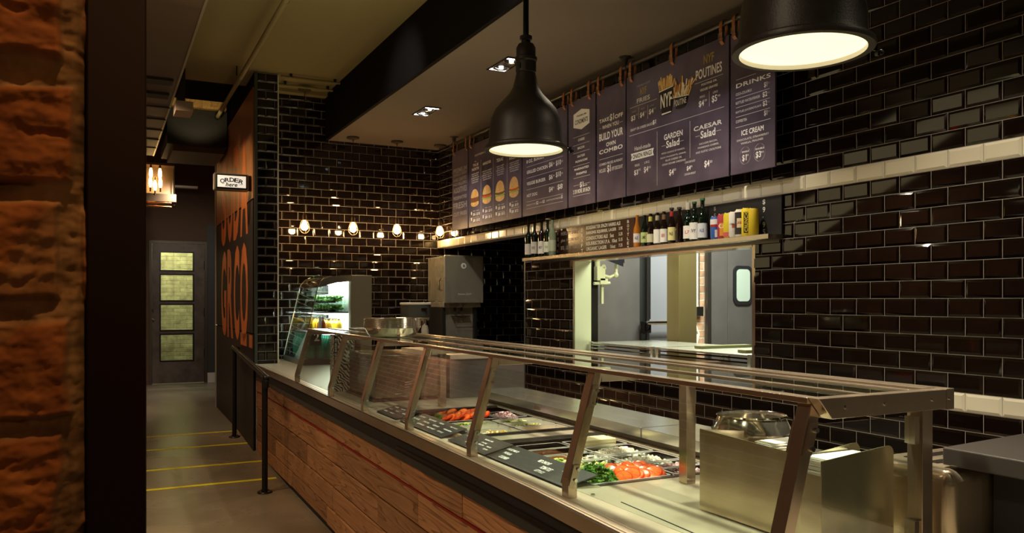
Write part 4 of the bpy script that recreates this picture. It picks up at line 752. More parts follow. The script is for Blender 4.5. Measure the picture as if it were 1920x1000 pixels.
# steel cabinets standing on the counter past the cold wells
cab = thing('steel_cabinet', 'low plain steel cabinet beyond the cold wells with a shelf lip on top', 'cabinet', (2.02, 4.7, CT))
mb = MB(); mb.box((1.79, 4.36, CT), (2.28, 5.2, 1.045), kst); mb.build('body', cab, smooth=0, bevel=.003)
mb = MB(); mb.box((1.785, 4.34, 1.045), (2.05, 5.2, 1.070), worktop); mb.build('top_lip', cab, smooth=0)
cab = thing('steel_cabinet', 'brown tinted steel cabinet under the stack of metal bowls', 'cabinet', (1.55, 4.8, CT))
mb = MB(); mb.box((1.36, 4.40, CT+.012), (1.775, 4.95, 1.075), vary('smoked_steel', (.17, .15, .12), (.24, .21, .17), (3, 3, 1), 2, 2, (.18, .3), .8)); mb.build('body', cab, smooth=0, bevel=.006)
mb = MB(); mb.box((1.34, 4.38, CT), (1.78, 4.96, CT+.012), blackm); mb.build('base', cab, smooth=0)
mb = MB()
for k in range(5): mb.bar((1.47+.015*k, 4.396, .855+.016*k), (1.53+.012*k, 4.396, .862+.016*k), .003, .004, chrome)
mb.build('vent_slots', cab, smooth=0)
# stack of metal bowls on the guard
for k in range(9):
    zz = RZ+.010+k*.0060; r = .158; mb = MB()
    prof = [(.0001, .0), (.112, 0), (.122, .003), (.138, .020), (.150, .044), (.153, .0475), (r, .0485), (r+.001, .0505), (r, .0522), (.152, .0515), (.147, .044), (.134, .021), (.118, .005), (.0001, .002)]
    mb.lathe(prof, (1.425, 4.30, zz), potst, 48)
    o = mb.build('metal_bowl', origin=(1.425, 4.30, zz)); tag(o, 'shallow round metal bowl nested in the stack on top of the guard', 'bowl', 'stacked metal bowls')
# zebra patterned paper bag
zeb = mat('zebra_print', (.7, .66, .58), .6); b = zeb.node_tree.nodes['Principled BSDF']
tc = N(zeb, 'ShaderNodeTexCoord'); wv = N(zeb, 'ShaderNodeTexWave'); wv.inputs['Scale'].default_value = 26; wv.inputs['Distortion'].default_value = 9; wv.inputs['Detail'].default_value = 1.5; wv.bands_direction = 'DIAGONAL'
L(zeb, tc.outputs['Object'], wv.inputs[0]); r_ = N(zeb, 'ShaderNodeValToRGB'); r_.color_ramp.interpolation = 'CONSTANT'; r_.color_ramp.elements[0].color = (.012, .010, .009, 1); r_.color_ramp.elements[1].position = .5; r_.color_ramp.elements[1].color = (.62, .57, .48, 1)
L(zeb, wv.outputs[1], r_.inputs[0]); L(zeb, r_.outputs[0], b.inputs['Base Color'])
bag = thing('paper_bag', 'tall black and cream striped paper bag standing behind the guard glass', 'paper bag', (1.33, 5.0, CT))
mb = MB(); mb.box((1.275, 4.99, CT), (1.40, 5.09, CT+.352), zeb); mb.build('bag_body', bag, smooth=0)
mb = MB()
for k in range(5):
    r0 = .035+.020*k
    pts = [Vector((1.400-r0*cos(t), 4.9885, CT+.325-r0*1.15*sin(t))) for t in [pi/2*j/14 for j in range(15)]]
    pts2 = [Vector((1.400-(r0+.010)*cos(t), 4.9885, CT+.325-(r0+.010)*1.15*sin(t))) for t in [pi/2*j/14 for j in range(15)]]
    for i in range(14):
        if min(p.x for p in (pts2[i], pts2[i+1])) > 1.298: mb.add([pts[i], pts[i+1], pts2[i+1], pts2[i]], [(0, 1, 2, 3)], paper)
mb.build('printed_arcs', bag, smooth=0)
mb = MB(); mb.box((1.275, 4.9883, CT+.16), (1.297, 4.9895, CT+.345), blackm); write(mb, 'SOUTH ST. BURGER CO.', (1.286, 4.9875, CT+.17), (0, 0, 1), (-1, 0, 0), .165, .012, inkw); mb.build('lettering', bag, smooth=0)
# open steel dispensers at the near end of the counter
d = thing('wrap_dispenser', 'open steel bin with a tall flat side facing the guard glass', 'dispenser', (1.52, 1.55, CT))
mb = MB(); mb.poly([(1.443, 1.375, CT+.006), (1.443, 1.735, CT+.002), (1.443, 1.735, 1.038), (1.443, 1.375, 1.026)], steelv, (.0025, 0, 0))
mb.poly([(1.446, 1.735, CT+.002), (1.60, 1.735, CT+.002), (1.60, 1.735, 1.02), (1.446, 1.735, 1.036)], steelv, (0, .0025, 0))
mb.poly([(1.60, 1.40, CT+.002), (1.60, 1.58, CT+.002), (1.60, 1.58, .95), (1.60, 1.40, .95)], steelv, (.0025, 0, 0)); mb.box((1.446, 1.40, CT+.002), (1.62, 1.735, CT+.006), steelv)
mb.build('side_panels', d, smooth=0)
mb = MB(); mb.poly([(1.46, 1.59, .982), (1.71, 1.59, .98), (1.71, 1.70, .983), (1.46, 1.70, .983)], steelv, (0, 0, .003)); mb.build('sloping_shelf', d, smooth=0)
for k, (y, z, lb) in enumerate(((1.50, .960, 'flat stack of white paper wraps inside the steel bin'), (1.64, .985, 'small pile of white papers on the sloping steel bin shelf'))):
    mb = MB()
    for j in range(9):
        M = Matrix.Translation(((1.535 if k == 0 else 1.645)+random.uniform(-.004, .004), y+random.uniform(-.004, .004), z+j*.0022)) @ Matrix.Rotation(random.uniform(-.05, .05), 4, 'Z'); mb.box((-.06, -.05 if k == 0 else -.03, 0), (.06, .05 if k == 0 else .03, .0014), paper, M)
    if k == 0: mb.box((1.47, 1.46, CT+.006), (1.60, 1.54, z), steelv)
    tag(mb.build('paper_stack', smooth=0, origin=(1.53, y, z)), lb, 'paper')
d = thing('napkin_dispenser', 'steel bin with a rounded front corner at the near end of the guard', 'dispenser', (1.5, 1.3, CT))
def rsheet(mb, x0, x1, y, z0, z1, m, r=.018, th=.0025):
    pts = [(x0, y, z0), (x1, y, z0)]+[(x1-r+r*cos(t), y, z1-r+r*sin(t)) for t in [pi/2*j/5 for j in range(6)]]+[(x0, y, z1-.018)]
    mb.poly(pts, m, (0, th, 0))
mb = MB(); rsheet(mb, 1.372, 1.598, 1.252, CT, 1.058, steelv); mb.build('front_panel', d, smooth=0)
mb = MB(); rsheet(mb, 1.42, 1.60, 1.345, CT, 1.050, steelv); mb.box((1.56, 1.255, CT), (1.563, 1.345, 1.0), steelv); mb.build('back_panel', d, smooth=0)
mb = MB()
for j in range(12): mb.box((1.40+random.uniform(0, .004), 1.262, 1.000+j*.0030), (1.555+random.uniform(0, .012), 1.338, 1.0018+j*.0030), paper)
mb.box((1.40, 1.262, CT), (1.55, 1.338, 1.0), steelv)
tag(mb.build('napkin_stack', smooth=0, origin=(1.48, 1.3, CT)), 'white paper napkins filling the rounded steel bin', 'napkins')
# round soup well insert, bottomless bright ring
pot = thing('steel_pot', 'polished round steel pot with a flared rim behind the open bins', 'pot', (1.745, 1.85, CT))
mb = MB(); mb.lathe([(.118, 0), (.118, .165), (.118, .168), (.119, .180), (.098, .218), (.096, .222), (.099, .222), (.1, .219), (.093, .215), (.112, .180), (.112, .01), (.0001, .01)], (1.745, 1.86, CT), potst, 56); mb.build('pot_body', pot)
mb = MB(); mb.lathe([(.101, .219), (.104, .221), (.101, .225), (.0975, .223), (.0975, .219)], (1.745, 1.86, CT), chrome, 56); mb.build('rim', pot)
MB().lathe([(.119, .001), (.142, .001), (.146, .004), (.142, .007), (.119, .005)], (1.745, 1.86, CT), steel, 40).build('worktop_flange', counter)
# rounded steel appliance beside it and the black counter
tb = thing('steel_toaster', 'rounded brushed steel appliance beneath the black countertop', 'appliance', (1.95, 1.2, CT))
def rbox(mb, x0, x1, y0, y1, z0, z1, r, m, n=5):
    loops = [rrect(x0, x1, y0, y1, r, z0, n)]+[rrect(x0+r*(1-cos(t)), x1-r*(1-cos(t)), y0+r*(1-cos(t)), y1-r*(1-cos(t)), max(r*cos(t), .002), z1-r+r*sin(t), n) for t in [pi/2*j/6 for j in range(7)]]
    k = len(loops[0]); vs = [p for l in loops for p in l]; fs = [(i*k+j, i*k+(j+1) % k, (i+1)*k+(j+1) % k, (i+1)*k+j) for i in range(len(loops)-1) for j in range(k)]+[tuple(range(k))[::-1], tuple(range((len(loops)-1)*k, len(loops)*k))]
    mb.add(vs, fs, m)
mb = MB(); rbox(mb, 1.672, 2.20, 1.165, 1.40, CT+.012, 1.004, .035, steelv); mb.build('housing', tb)
mb = MB(); mb.box((1.74, 1.245, 1.0035), (2.1, 1.27, 1.006), blackm); mb.box((1.74, 1.31, 1.0035), (2.1, 1.335, 1.006), blackm); mb.build('slot', tb, smooth=0)
mb = MB(); mb.box((1.70, 1.19, CT), (2.18, 1.38, CT+.012), blackm); mb.build('base', tb, smooth=0)
bc = thing('black_counter', 'thick black countertop on a black support at the right edge', 'counter', (2.4, .6, 0))
zc = 1.050
BX, BY = 1.712, 1.213
slabm = mat('satin_black_top', (.030, .026, .023), .38)
mb = MB(); mb.poly([(BX, -1.5, zc-.040), (3.16, -1.5, zc-.040), (3.16, BY+.14, zc-.040), (BX, BY, zc-.040)], slabm, (0, 0, .040)); mb.build('countertop', bc, smooth=0, bevel=.003)
mb = MB(); mb.box((1.80, -1.4, 0), (3.1, 1.15, zc-.040), blackmat); mb.build('support', bc, smooth=0)

# ================================================================== HANDRAIL, TAPE, LETTERING, SIGN
hr = thing('handrail', 'black pipe handrail sloping along the hall wall to the counter end', 'handrail', (1.04, 6.0, 0))
P1 = Vector((1.035, 6.02, .838)); P2 = Vector((1.125, 8.30, .935))
mb = MB(); d_ = (P2-P1).normalized(); mb.tube([P1+Vector((.0, -.05, -.075)), P1+Vector((.0, -.055, -.03)), P1+Vector((0, -.04, -.006)), P1+d_*.02, P2-d_*.06, P2+Vector((.0, .0, -.004)), P2+Vector((.06, .06, -.03))], .0205, blackm, 14)
mb.ball(P1+Vector((0, -.05, -.008)), .027, blackm, 14); mb.build('rail', hr)
for p in (P1, P2-Vector((0, .1, .004))):
    fl = fz(p.y); mb = MB(); mb.tube([(p.x, p.y, fl), (p.x, p.y, p.z)], .021, blackm, 16); mb.build('post', hr)
    mb = MB(); mb.lathe([(.0001, .010), (.050, .010), (.053, .006), (.053, 0), (.0001, 0)], (p.x, p.y, fl), blackm, 20)
    for a in range(4): mb.tube([(p.x+.038*cos(a*pi/2+.6), p.y+.038*sin(a*pi/2+.6), fl+.008), (p.x+.038*cos(a*pi/2+.6), p.y+.038*sin(a*pi/2+.6), fl+.018)], .006, chrome, 6)
    mb.build('base_flange', hr)
for k, (ya, yb, lb) in enumerate(((6.42, 6.42, 'yellow tape line across the floor, nearest the counter end'), (7.05, 7.05, 'yellow tape line across the floor, second from the counter end'), (7.85, 7.85, 'yellow tape line across the floor, third from the counter end'), (8.50, 8.50, 'yellow tape line across the floor, farthest down the ramp'))):
    mb = MB(); x1 = 1.195; z = fz(ya)+.0012; zb = fz(ya+.035)+.0012
    mb.add([(-.6, ya, z), (x1, ya, z), (x1, ya+.048, zb), (-.6, ya+.048, zb)], [(0, 1, 2, 3)], yellow); mb.box((-.6, ya, z-.001), (x1, ya+.047, z-.0005), yellow)
    tag(mb.build('floor_tape', smooth=0), lb, 'tape', 'yellow tape lines')
# boarded hall wall with big cut-out letters
wp = thing('lettered_wall_panel', 'dark wall panel with tall orange wooden capital letters beside the tiles', 'wall panel', (1.2, 8.5, 0))
SEAM = 2.297; SEAM2 = 1.085
def lpiece(mb, t0, t1, z0, z1, m, o0=.001, o1=.012): mb.poly([lw(t0, z0, o0), lw(t1, z0, o0), lw(t1, z1, o0), lw(t0, z1, o0)], m, LN_*(o1-o0))
blackpaint = mat('black_panel_paint', (.016, .014, .013), .5, spec=.25)
mb = MB(); lpiece(mb, .03, T1-.03, SEAM+.008, 3.30, panelwood); mb.build('upper_wood_board', wp, smooth=0)
mb = MB(); lpiece(mb, .03, T1-.03, SEAM2+.005, SEAM-.008, blackpaint); mb.build('middle_black_board', wp, smooth=0)
mb = MB(); lpiece(mb, .0, T1-.03, .0, SEAM2-.005, blackpaint); mb.build('lower_black_board', wp, smooth=0)
mb = MB()
def bigtext(s, t_near, t_far, z0, z1, m):
    vs, fs = glyphs(s, 1); mb.add([lw(t_far+(t_near-t_far)*x, (z0+z1)/2+(z1-z0)*y, .0135) for x, y in vs], fs, m)
for ch, (tn, tf) in zip('GRCO', ((2.02, 2.52), (1.42, 1.93), (.93, 1.36), (.33, .86))): bigtext(ch, tn, tf, .985, 1.945, lettwood)
mb.build('lower_lettering', wp, smooth=0)
mb = MB()
for ch, (tn, tf) in zip('SODA', ((2.02, 2.52), (1.46, 1.95), (.93, 1.40), (.33, .86))): bigtext(ch, tn, tf, 2.01, 2.97, lettwood)
mb.build('upper_lettering', wp, smooth=0)
mb = MB(); lpiece(mb, .42, .84, .955, 1.072, lettwood, .012, .0135); lpiece(mb, .05, .25, .955, 1.072, lettwood, .012, .0135); mb.build('wooden_block', wp, smooth=0)
mb = MB(); mb.tube([lw(T1-.1, SEAM2, .0), lw(T1-.1, SEAM2, .03)], .012, chrome, 10); mb.build('fixing', wp)
# sign
sn = thing('hanging_sign', 'small white sign box reading ORDER here on a black bracket', 'sign', (1.02, 7.6, 2.37))
mb = MB(); mb.box((.872, 7.60, 2.372), (1.165, 7.70, 2.522), mat('sign_case', (.20, .18, .16), .3, .7)); mb.build('case', sn, smooth=0, bevel=.008)
mb = MB(); mb.box((.885, 7.590, 2.384), (1.153, 7.602, 2.512), blackm); mb.build('frame', sn, smooth=0, bevel=.003)
mb = MB(); mb.box((.898, 7.586, 2.396), (1.140, 7.592, 2.500), mat('lit_sign_face', (.85, .84, .78), .5, emit=(1, .97, .88), es=.35)); mb.build('face', sn, smooth=0)
mb = MB()
for i, ch in enumerate('ORDER'): 
    a = (i-2)/2; M = None
    g = glyphs(ch); wd = .040; vs = []
    th = -a*.30
    for x, y in g[0]: px_ = (x-.5)*wd; py_ = y*.038; vs.append((1.019+a*.080+px_*cos(th)-py_*sin(th), 7.5852, 2.464-.014*a*a+px_*sin(th)+py_*cos(th)))
    mb.add(vs, g[1], inkk)
g = glyphs('here'); mb.add([(1.019+(x-.5)*.098+y*.010, 7.5852, 2.421+y*.036) for x, y in g[0]], g[1], inkk)
mb.box((.935, 7.585, 2.424), (.957, 7.5858, 2.4265), inkk); mb.box((1.082, 7.585, 2.424), (1.104, 7.5858, 2.4265), inkk)
mb.build('lettering', sn, smooth=0)
mb = MB(); mb.box((1.165, 7.62, 2.38), (1.205, 7.68, 2.515), blackm); mb.build('bracket', sn, smooth=0)

# ================================================================== MENU BOARDS
BXP = 3.05
def board(name, y0, y1, z0, z1, key, label, extra=None):
    t = thing('menu_board', label, 'menu board', (BXP, (y0+y1)/2, z0), 'menu boards hanging from the pipe')
    mb = MB(); mb.box((BXP, y0, z0), (BXP+.012, y1, z1), boardm); mb.build('panel', t, smooth=0, bevel=.001)
    mb = MB()
    for s, ya, yb, z, h, c in TX[key]:
        write(mb, s, (BXP-.0006, ya, z), (0, -1, 0), (0, 0, 1), ya-yb, h, {'w': inkw, 'l': inkl, 'd': inkd, 'g': inkg, 'k': inkk}[c])
    mb.build('lettering', t, smooth=0)
    if LN.get(key):
        mb = MB()
        for (ya, za, yb, zb) in LN[key]:
            if abs(ya-yb) < .01: mb.box((BXP-.0006, ya-.0012, min(za, zb)), (BXP-.0002, ya+.0012, max(za, zb)), inkl)
            else: zm = (za+zb)/2; mb.box((BXP-.0006, yb, zm-.0012), (BXP-.0002, ya, zm+.0012), inkl)
        mb.build('rule_lines', t, smooth=0)
    if extra: extra(t)
    return t
bunm = vary('printed_bun', (.62, .33, .10), (.78, .50, .20), (1, 1, 1), 20, 2, (.5, .5)); patty = mat('printed_meat', (.20, .06, .025), .6); pch = mat('printed_cheese', (.72, .48, .12), .6); plt = mat('printed_lettuce', (.30, .45, .08), .6); ptm = mat('printed_tomato', (.60, .08, .02), .6); fry = vary('printed_fries', (.62, .38, .10), (.78, .55, .22), (1, 1, 1), 60, 2, (.5, .5)); fryd = mat('printed_fries_dark', (.36, .15, .04), .6)
def burgers(t):
    for i, (yc, zc_, wd, h) in enumerate(BURG):
        mb = MB(); wd *= .98; x = BXP-.0008
        def blob(cy, cz, ry, rz, m, dx=0, wob=0, a0=0, a1=2*pi, n=28):
            pts = []
            for j in range(n+1 if a1-a0 < 6 else n):
                a = a0+(a1-a0)*j/n; q = 1+wob*sin(a*7+i)
                pts.append((x-dx, cy-ry*q*cos(a), cz+rz*q*sin(a)))
            mb.poly(pts, m)
        blob(yc, zc_-h*.30, wd*.44, h*.19, bunm, .0, 0, pi, 2*pi); blob(yc, zc_-h*.27, wd*.45, h*.06, bunm, .0001)
        blob(yc, zc_-h*.17, wd*.50, h*.085, [patty, plt, plt, plt][i], .0003, .07)
        blob(yc, zc_-h*.09, wd*.46, h*.095, [patty, ptm, patty, ptm][i], .0005, .05)
        blob(yc, zc_-h*.02, wd*.47, h*.06, [patty, patty, pch, pch][i], .0007, .10)
        blob(yc, zc_+h*.02, wd*.42, h*.44, bunm, .0009, 0, 0, pi); blob(yc, zc_+h*.03, wd*.42, h*.035, bunm, .0010)
        mb.build('burger_picture', t, smooth=0)
    mb = MB()
    for (yc, zc_, wd, h) in BURG:
        for k in range(2): mb.disc((BXP-.0007, yc+wd*.36, 2.195-k*.055), .012, inkw, 16, a=(0, 1, 0), b=(0, 0, 1), ry=.016)
    mb.build('round_icon', t, smooth=0)
def bigextra(t):
    random.seed(3); mb = MB(); x = BXP-.0007
    for k in range(44):
        y = random.uniform(3.915, 4.035); z = 2.665+(4.035-y)*.0+random.uniform(0, .01); le = random.uniform(.05, .105); a = (3.975-y)*3+random.uniform(-.25, .25); wd = .0055
        d = Vector((0, -sin(a), cos(a))); s = Vector((0, cos(a), sin(a)))*wd; p = Vector((x-.0002-.00002*k, y, z-.02))
        mb.add([p-s, p+s, p+s+d*le, p-s+d*le], [(0, 1, 2, 3)], fry if k % 4 else fryd)
    for k in range(70):
        y = random.uniform(3.755, 3.90); z = 2.575+random.uniform(0, .06); le = random.uniform(.03, .09); a = (3.83-y)*7+random.uniform(-.5, .5); wd = .005
        d = Vector((0, -sin(a), cos(a))); s = Vector((0, cos(a), sin(a)))*wd; p = Vector((x-.0016-.00002*k, y, z))
        mb.add([p-s, p+s, p+s+d*le, p-s+d*le], [(0, 1, 2, 3)], (fry, fryd, fry, mat_gravy, inkw)[k % 5])
    mb.build('fries_picture', t, smooth=0)
    mb = MB(); mb.poly([(x-.004, 4.040, 2.665), (x-.004, 3.904, 2.672), (x-.004, 3.925, 2.515), (x-.004, 4.012, 2.515)], blackmat)
    mb.poly([(x-.0042, 4.042, 2.668), (x-.0042, 3.902, 2.675), (x-.0042, 3.902, 2.670), (x-.0042, 4.042, 2.662)], inkw)
    mb.poly([(x-.0042, 4.016, 2.527), (x-.0042, 3.922, 2.527), (x-.0042, 3.925, 2.520), (x-.0042, 4.012, 2.518)], inkw)
    write(mb, 'NYF', (x-.0044, 4.026, 2.602), (0, -1, 0), (0, 0, 1), .110, .085, inkw)
    mb.poly([(x-.0046, 3.915, 2.600), (x-.0046, 3.765, 2.588)]+[(x-.0046, 3.835-.048*cos(a), 2.535-.012*sin(a)) for a in [pi*(1-j/8) for j in range(9)]], blackmat)
    mb.poly([(x-.0048, 3.915, 2.602), (x-.0048, 3.765, 2.590), (x-.0048, 3.766, 2.585), (x-.0048, 3.914, 2.597)], inkw)
    write(mb, 'POUTINE', (x-.0048, 3.895, 2.562), (0, -1, 0), (0, 0, 1), .115, .036, inkl)
    mb.build('cup_picture', t, smooth=0)
    mb = MB(); mb.poly([(x, 4.345, 2.335), (x, 4.100, 2.335), (x, 4.110, 2.312), (x, 4.100, 2.289), (x, 4.345, 2.289), (x, 4.335, 2.312)], inkw)
    write(mb, 'ONION RINGS', (x-.0006, 4.325, 2.312), (0, -1, 0), (0, 0, 1), .205, .030, inkk); mb.build('banner', t, smooth=0)
def condextra(t):
    mb = MB(); x = BXP-.0003
    mb.poly([(x, 5.065, 2.735), (x, 4.955, 2.758), (x, 4.848, 2.733), (x, 4.848, 2.637), (x, 4.955, 2.611), (x, 5.065, 2.640)], inkw); mb.build('badge', t, smooth=0)
def drinkextra(t):
    mb = MB()
    for yc in (3.298, 3.192):
        pts = [(yc+.040*cos(a), 2.158+.046*sin(a)) for a in [2*pi*j/40 for j in range(41)]]
        for (a, b), (c, d) in zip(pts, pts[1:]): mb.box((BXP-.0006, a, b), (BXP-.0002, c+.0008, d+.0008), inkd)
    mb.build('price_ring', t, smooth=0)
mat_gravy = mat('printed_gravy', (.24, .08, .04), .6)
board('a', 6.985, 7.363, 2.068, 2.832, 'premium', 'narrow menu board nearest the bulb corner with grey wording only')
board('b', 5.889, 6.960, 2.068, 2.832, 'burger', 'menu board with four printed burger pictures', burgers)
board('c', 5.159, 5.868, 2.068, 2.832, 'price', 'menu price list of grilled chicken, veggie burger and hot dog')
board('d', 4.776, 5.136, 2.068, 2.832, 'cond', 'narrow menu board with a white condiments badge', condextra)
board('e', 4.408, 4.753, 2.068, 2.832, 'combo', 'narrow menu board saying take one dollar off when you build your own combo')
board('f', 3.425, 4.394, 2.068, 2.840, 'big', 'widest menu board showing fries, poutines and salads', bigextra)
board('g', 3.083, 3.410, 2.068, 2.832, 'drinks', 'menu board listing drinks and ice cream at the end of the row', drinkextra)
# pipe rail and its straps
PXX, PZ = 3.056, 2.915
mb = MB(); mb.tube([(PXX, 3.0, PZ), (PXX, 7.42, PZ)], .0155, darkst, 16)
for y in (4.42, 7.33, 3.05):
    mb.tube([(PXX, y, PZ), (PXX, y, 2.985)], .014, darkst, 12); mb.lathe([(.042, 0), (.042, -.006), (.018, -.012), (.018, -.03)], (PXX, y, 2.985), darkst, 18); mb.tube([(PXX, y-.025, PZ), (PXX, y+.025, PZ)], .020, darkst, 14)
tag(mb.build('hanging_pipe_rail'), 'dark steel pipe rail under the ceiling carrying the menu boards', 'pipe rail')
def strap_proto():
    t = thing('leather_strap', '', 'strap', (PXX, 0, PZ), 'leather straps on the menu rail')
    mb = MB(); pts = [(.004, -.125), (-.0185, -.10), (-.021, -.03)]+[(-.019*cos(a), .019*sin(a)) for a in [pi*j/8 for j in range(9)]]+[(.021, -.03), (.012, -.11)]
    for (a, b), (c, d) in zip(pts, pts[1:]):
        e = Vector((PXX+a, 0, PZ+b)); f_ = Vector((PXX+c, 0, PZ+d)); mb.bar(e, f_, .0035, .024, leather, up=(0, 1, 0))
    mb.build('band', t, smooth=0)
    mb = MB()
    for z in (-.055, -.085):
        mb.bar((PXX-.0235, -.015, PZ+z), (PXX-.0235, .015, PZ+z), .0035, .0035, chrome)
    for y in (-.015, .015): mb.bar((PXX-.0235, y, PZ-.055), (PXX-.0235, y, PZ-.085), .0035, .0035, chrome)
    mb.build('buckle', t, smooth=0); return t
sp = strap_proto()
SY = [(7.30, 'tan leather strap holding the outer edge of the board nearest the bulbs'), (7.00, 'tan leather strap holding the inner edge of the board nearest the bulbs'), (6.90, 'tan leather strap at the far corner of the burger board'), (5.187, 'tan leather strap at the near corner of the price list board'), (5.072, 'tan leather strap at the far corner of the condiments board'), (4.839, 'tan leather strap at the near corner of the condiments board'), (4.715, 'tan leather strap at the far corner of the combo board'), (4.444, 'tan leather strap at the near corner of the combo board'), (4.335, 'tan leather strap at the far corner of the widest board'), (3.91, 'tan leather strap at the middle of the widest board'), (3.473, 'tan leather strap at the near corner of the widest board'), (3.371, 'tan leather strap at the far corner of the drinks board')]
for i, (y, lb) in enumerate(SY):
    if i == 0: sp.location = (PXX, y, PZ); sp['label'] = lb
    else: copy_thing(sp, (PXX, y, PZ), lb)

# ================================================================== SHELF, CHALKBOARDS, BOTTLES
sh = thing('wall_shelf', 'long narrow steel shelf over the kitchen pass', 'shelf', (3.1, 4.6, 1.7))
mb = MB(); mb.box((3.060, 3.14, 1.705), (3.162, 5.90, 1.732), steel); mb.build('shelf_top', sh, smooth=0, bevel=.002)
mb = MB(); mb.box((3.145, 3.15, 1.690), (3.162, 5.86, 1.705), darkst); mb.build('wall_bracket', sh, smooth=0)
ch = thing('chalkboard', 'brown chalkboard strip above the shelf with chalk beer names', 'chalkboard', (3.155, 4.9, 1.73))
mb = MB(); mb.box((3.152, 4.45, 1.733), (3.162, 5.86, 1.938), chalkb); mb.build('board', ch, smooth=0)
mb = MB(); X_ = 3.1515
for i, c in enumerate('DRAFT'): write(mb, c, (X_, 5.125, 1.905-i*.038), (0, -1, 0), (0, 0, 1), .026, .026, chalk)
for i, c in enumerate('WINE'): write(mb, c, (X_, 5.485, 1.905-i*.045), (0, -1, 0), (0, 0, 1), .026, .030, chalkd)
for i, c in enumerate('BOTTLES'): write(mb, c, (X_, 4.535, 1.918-i*.029), (0, -1, 0), (0, 0, 1), .022, .021, chalk)
for i, s in enumerate(('BOXESHATTER SPAZM HARRIS ALE', 'BARKING SQUIRREL LAGER', 'CONDUCTORS ALE   5oz', 'RESURRECTION I.P.A.  10oz', 'ORGANIC LAGER    16oz')): write(mb, s, (X_, 5.055, 1.916-i*.0385), (0, -1, 0), (0, 0, 1), (.44, .39, .36, .40, .38)[i], .026, chalk)
for i, s in enumerate(('3.95', '5.25', '5.15', '7.25')): write(mb, s, (X_, 4.635, 1.880-i*.0385), (0, -1, 0), (0, 0, 1), .045, .022, chalk)
for i, s in enumerate(('MERLOT SPIRIT', 'glass  HOUSE RED', 'BTL  LESS MOSSES')): write(mb, s, (X_, 5.42, 1.900-i*.055), (0, -1, 0), (0, 0, 1), .26, .028, chalkd)
mb.build('chalk_writing', ch, smooth=0)
ch = thing('chalkboard', 'black chalkboard strip above the shelf reading 3.95 in a column', 'chalkboard', (3.155, 3.8, 1.73))
mb = MB(); mb.box((3.152, 3.14, 1.733), (3.162, 4.445, 1.938), blackmat); mb.build('board', ch, smooth=0)
mb = MB()
for i, c in enumerate(("$", "9", ".", "9", "5")): write(mb, c, (X_, 3.276, 1.912-i*.040), (0, -1, 0), (0, 0, 1), .020 if c != '.' else .006, .030 if c != '.' else .006, chalk)
for y in (3.975, 3.665): 
    for i, c in enumerate('$5'): write(mb, c, (X_, y, 1.915-i*.04), (0, -1, 0), (0, 0, 1), .018, .026, chalkd)
mb.build('chalk_writing', ch, smooth=0)
random.seed(11)
dg = mat('dark_green_glass', (.003, .009, .004), .06); db = mat('dark_brown_glass', (.012, .005, .003), .06); ag = mat('amber_drink', (.48, .17, .02), .08); gg = mat('pale_green_glass', (.20, .26, .18), .08)
def lab(col): 
    k = 'label_%d_%d_%d' % tuple(int(c*100) for c in col); return MATS.get(k) or mat(k, col, .6)
WINE = [(0.0001, .002), (0.0281, .002), (0.0296, .006), (0.0296, .165), (0.0265, .185), (0.0140, .205), (0.0109, .220), (0.0109, .262), (0.0125, .264), (0.0125, .272), (0.0109, .276), (0.0001, .276)]
BEER = [(0.0001, .002), (0.0218, .002), (0.0234, .005), (0.0234, .105), (0.0211, .122), (0.0133, .148), (0.0098, .170), (0.0098, .192), (0.0113, .194), (0.0113, .204), (0.0001, .206)]
BIG = [(0.0001, .002), (0.0265, .002), (0.0281, .006), (0.0281, .120), (0.0257, .140), (0.0156, .162), (0.0117, .180), (0.0117, .218), (0.0133, .220), (0.0133, .230), (0.0001, .232)]
def bottle(y, prof, g, lcol, lz, label, neck=None, capc=None, txt=None, h=1, tc=inkk):
    x = 3.098; z = 1.7323; t = thing('bottle', label, 'bottle', (x, y, z), 'bottles on the shelf over the pass')
    mb = MB(); mb.lathe([(r, zz*h) for r, zz in prof], (x, y, z), g, 24); mb.build('glass', t)
    R = max(r for r, _ in prof)
    if lcol is not None:
        mb = MB(); mb.lathe([(R+.0004, lz[0]), (R+.0006, lz[0]), (R+.0006, lz[1]), (R+.0004, lz[1])], (x, y, z), lab(lcol), 24, a0=pi*.55, a1=pi*1.75)
        lo = mb.build('paper_label', t)
        if txt:
            mb = MB(); g_ = glyphs(txt); ang = -pi*.78; a_ = .9
            mb.add([(x+(R+.0012)*cos(ang+(u-.5)*a_), y+(R+.0012)*sin(ang+(u-.5)*a_), z+(lz[0]+lz[1])/2+v*min(.02, (lz[1]-lz[0])*.4)) for u, v in g_[0]], g_[1], tc); mb.build('lettering', lo, smooth=0)
    if neck: mb = MB(); top = prof[-1][1]*h; mb.lathe([(.0118, top-.052), (.0128, top-.050), (.0118, top-.022), (.0108, top-.020)], (x, y, z), lab(neck), 18); mb.build('neck_label', t)
    if capc: mb = MB(); top = prof[-1][1]*h; mb.lathe([(.0140, top-.040 if capc == (.5, .47, .40) else top-.010), (.0145, top-.002), (.0132, top+.002), (.0001, top+.0025)], (x, y, z), lab(capc), 18); mb.build('cap', t)
bottle(5.855, WINE, dg, (.72, .70, .64), (.028, .115), 'dark green wine bottle with white label at the far end of the shelf')
bottle(5.750, WINE, dg, (.66, .64, .60), (.030, .125), 'dark wine bottle second from the far end of the shelf', txt='RED')
bottle(5.632, WINE, db, (.78, .77, .74), (.024, .122), 'dark wine bottle with the largest white label in the far group', txt='MERLOT')
bottle(5.537, WINE, dg, (.72, .74, .66), (.030, .112), 'wine bottle with a green band on its white label', txt='VINO', tc=lab((.05, .4, .08)))
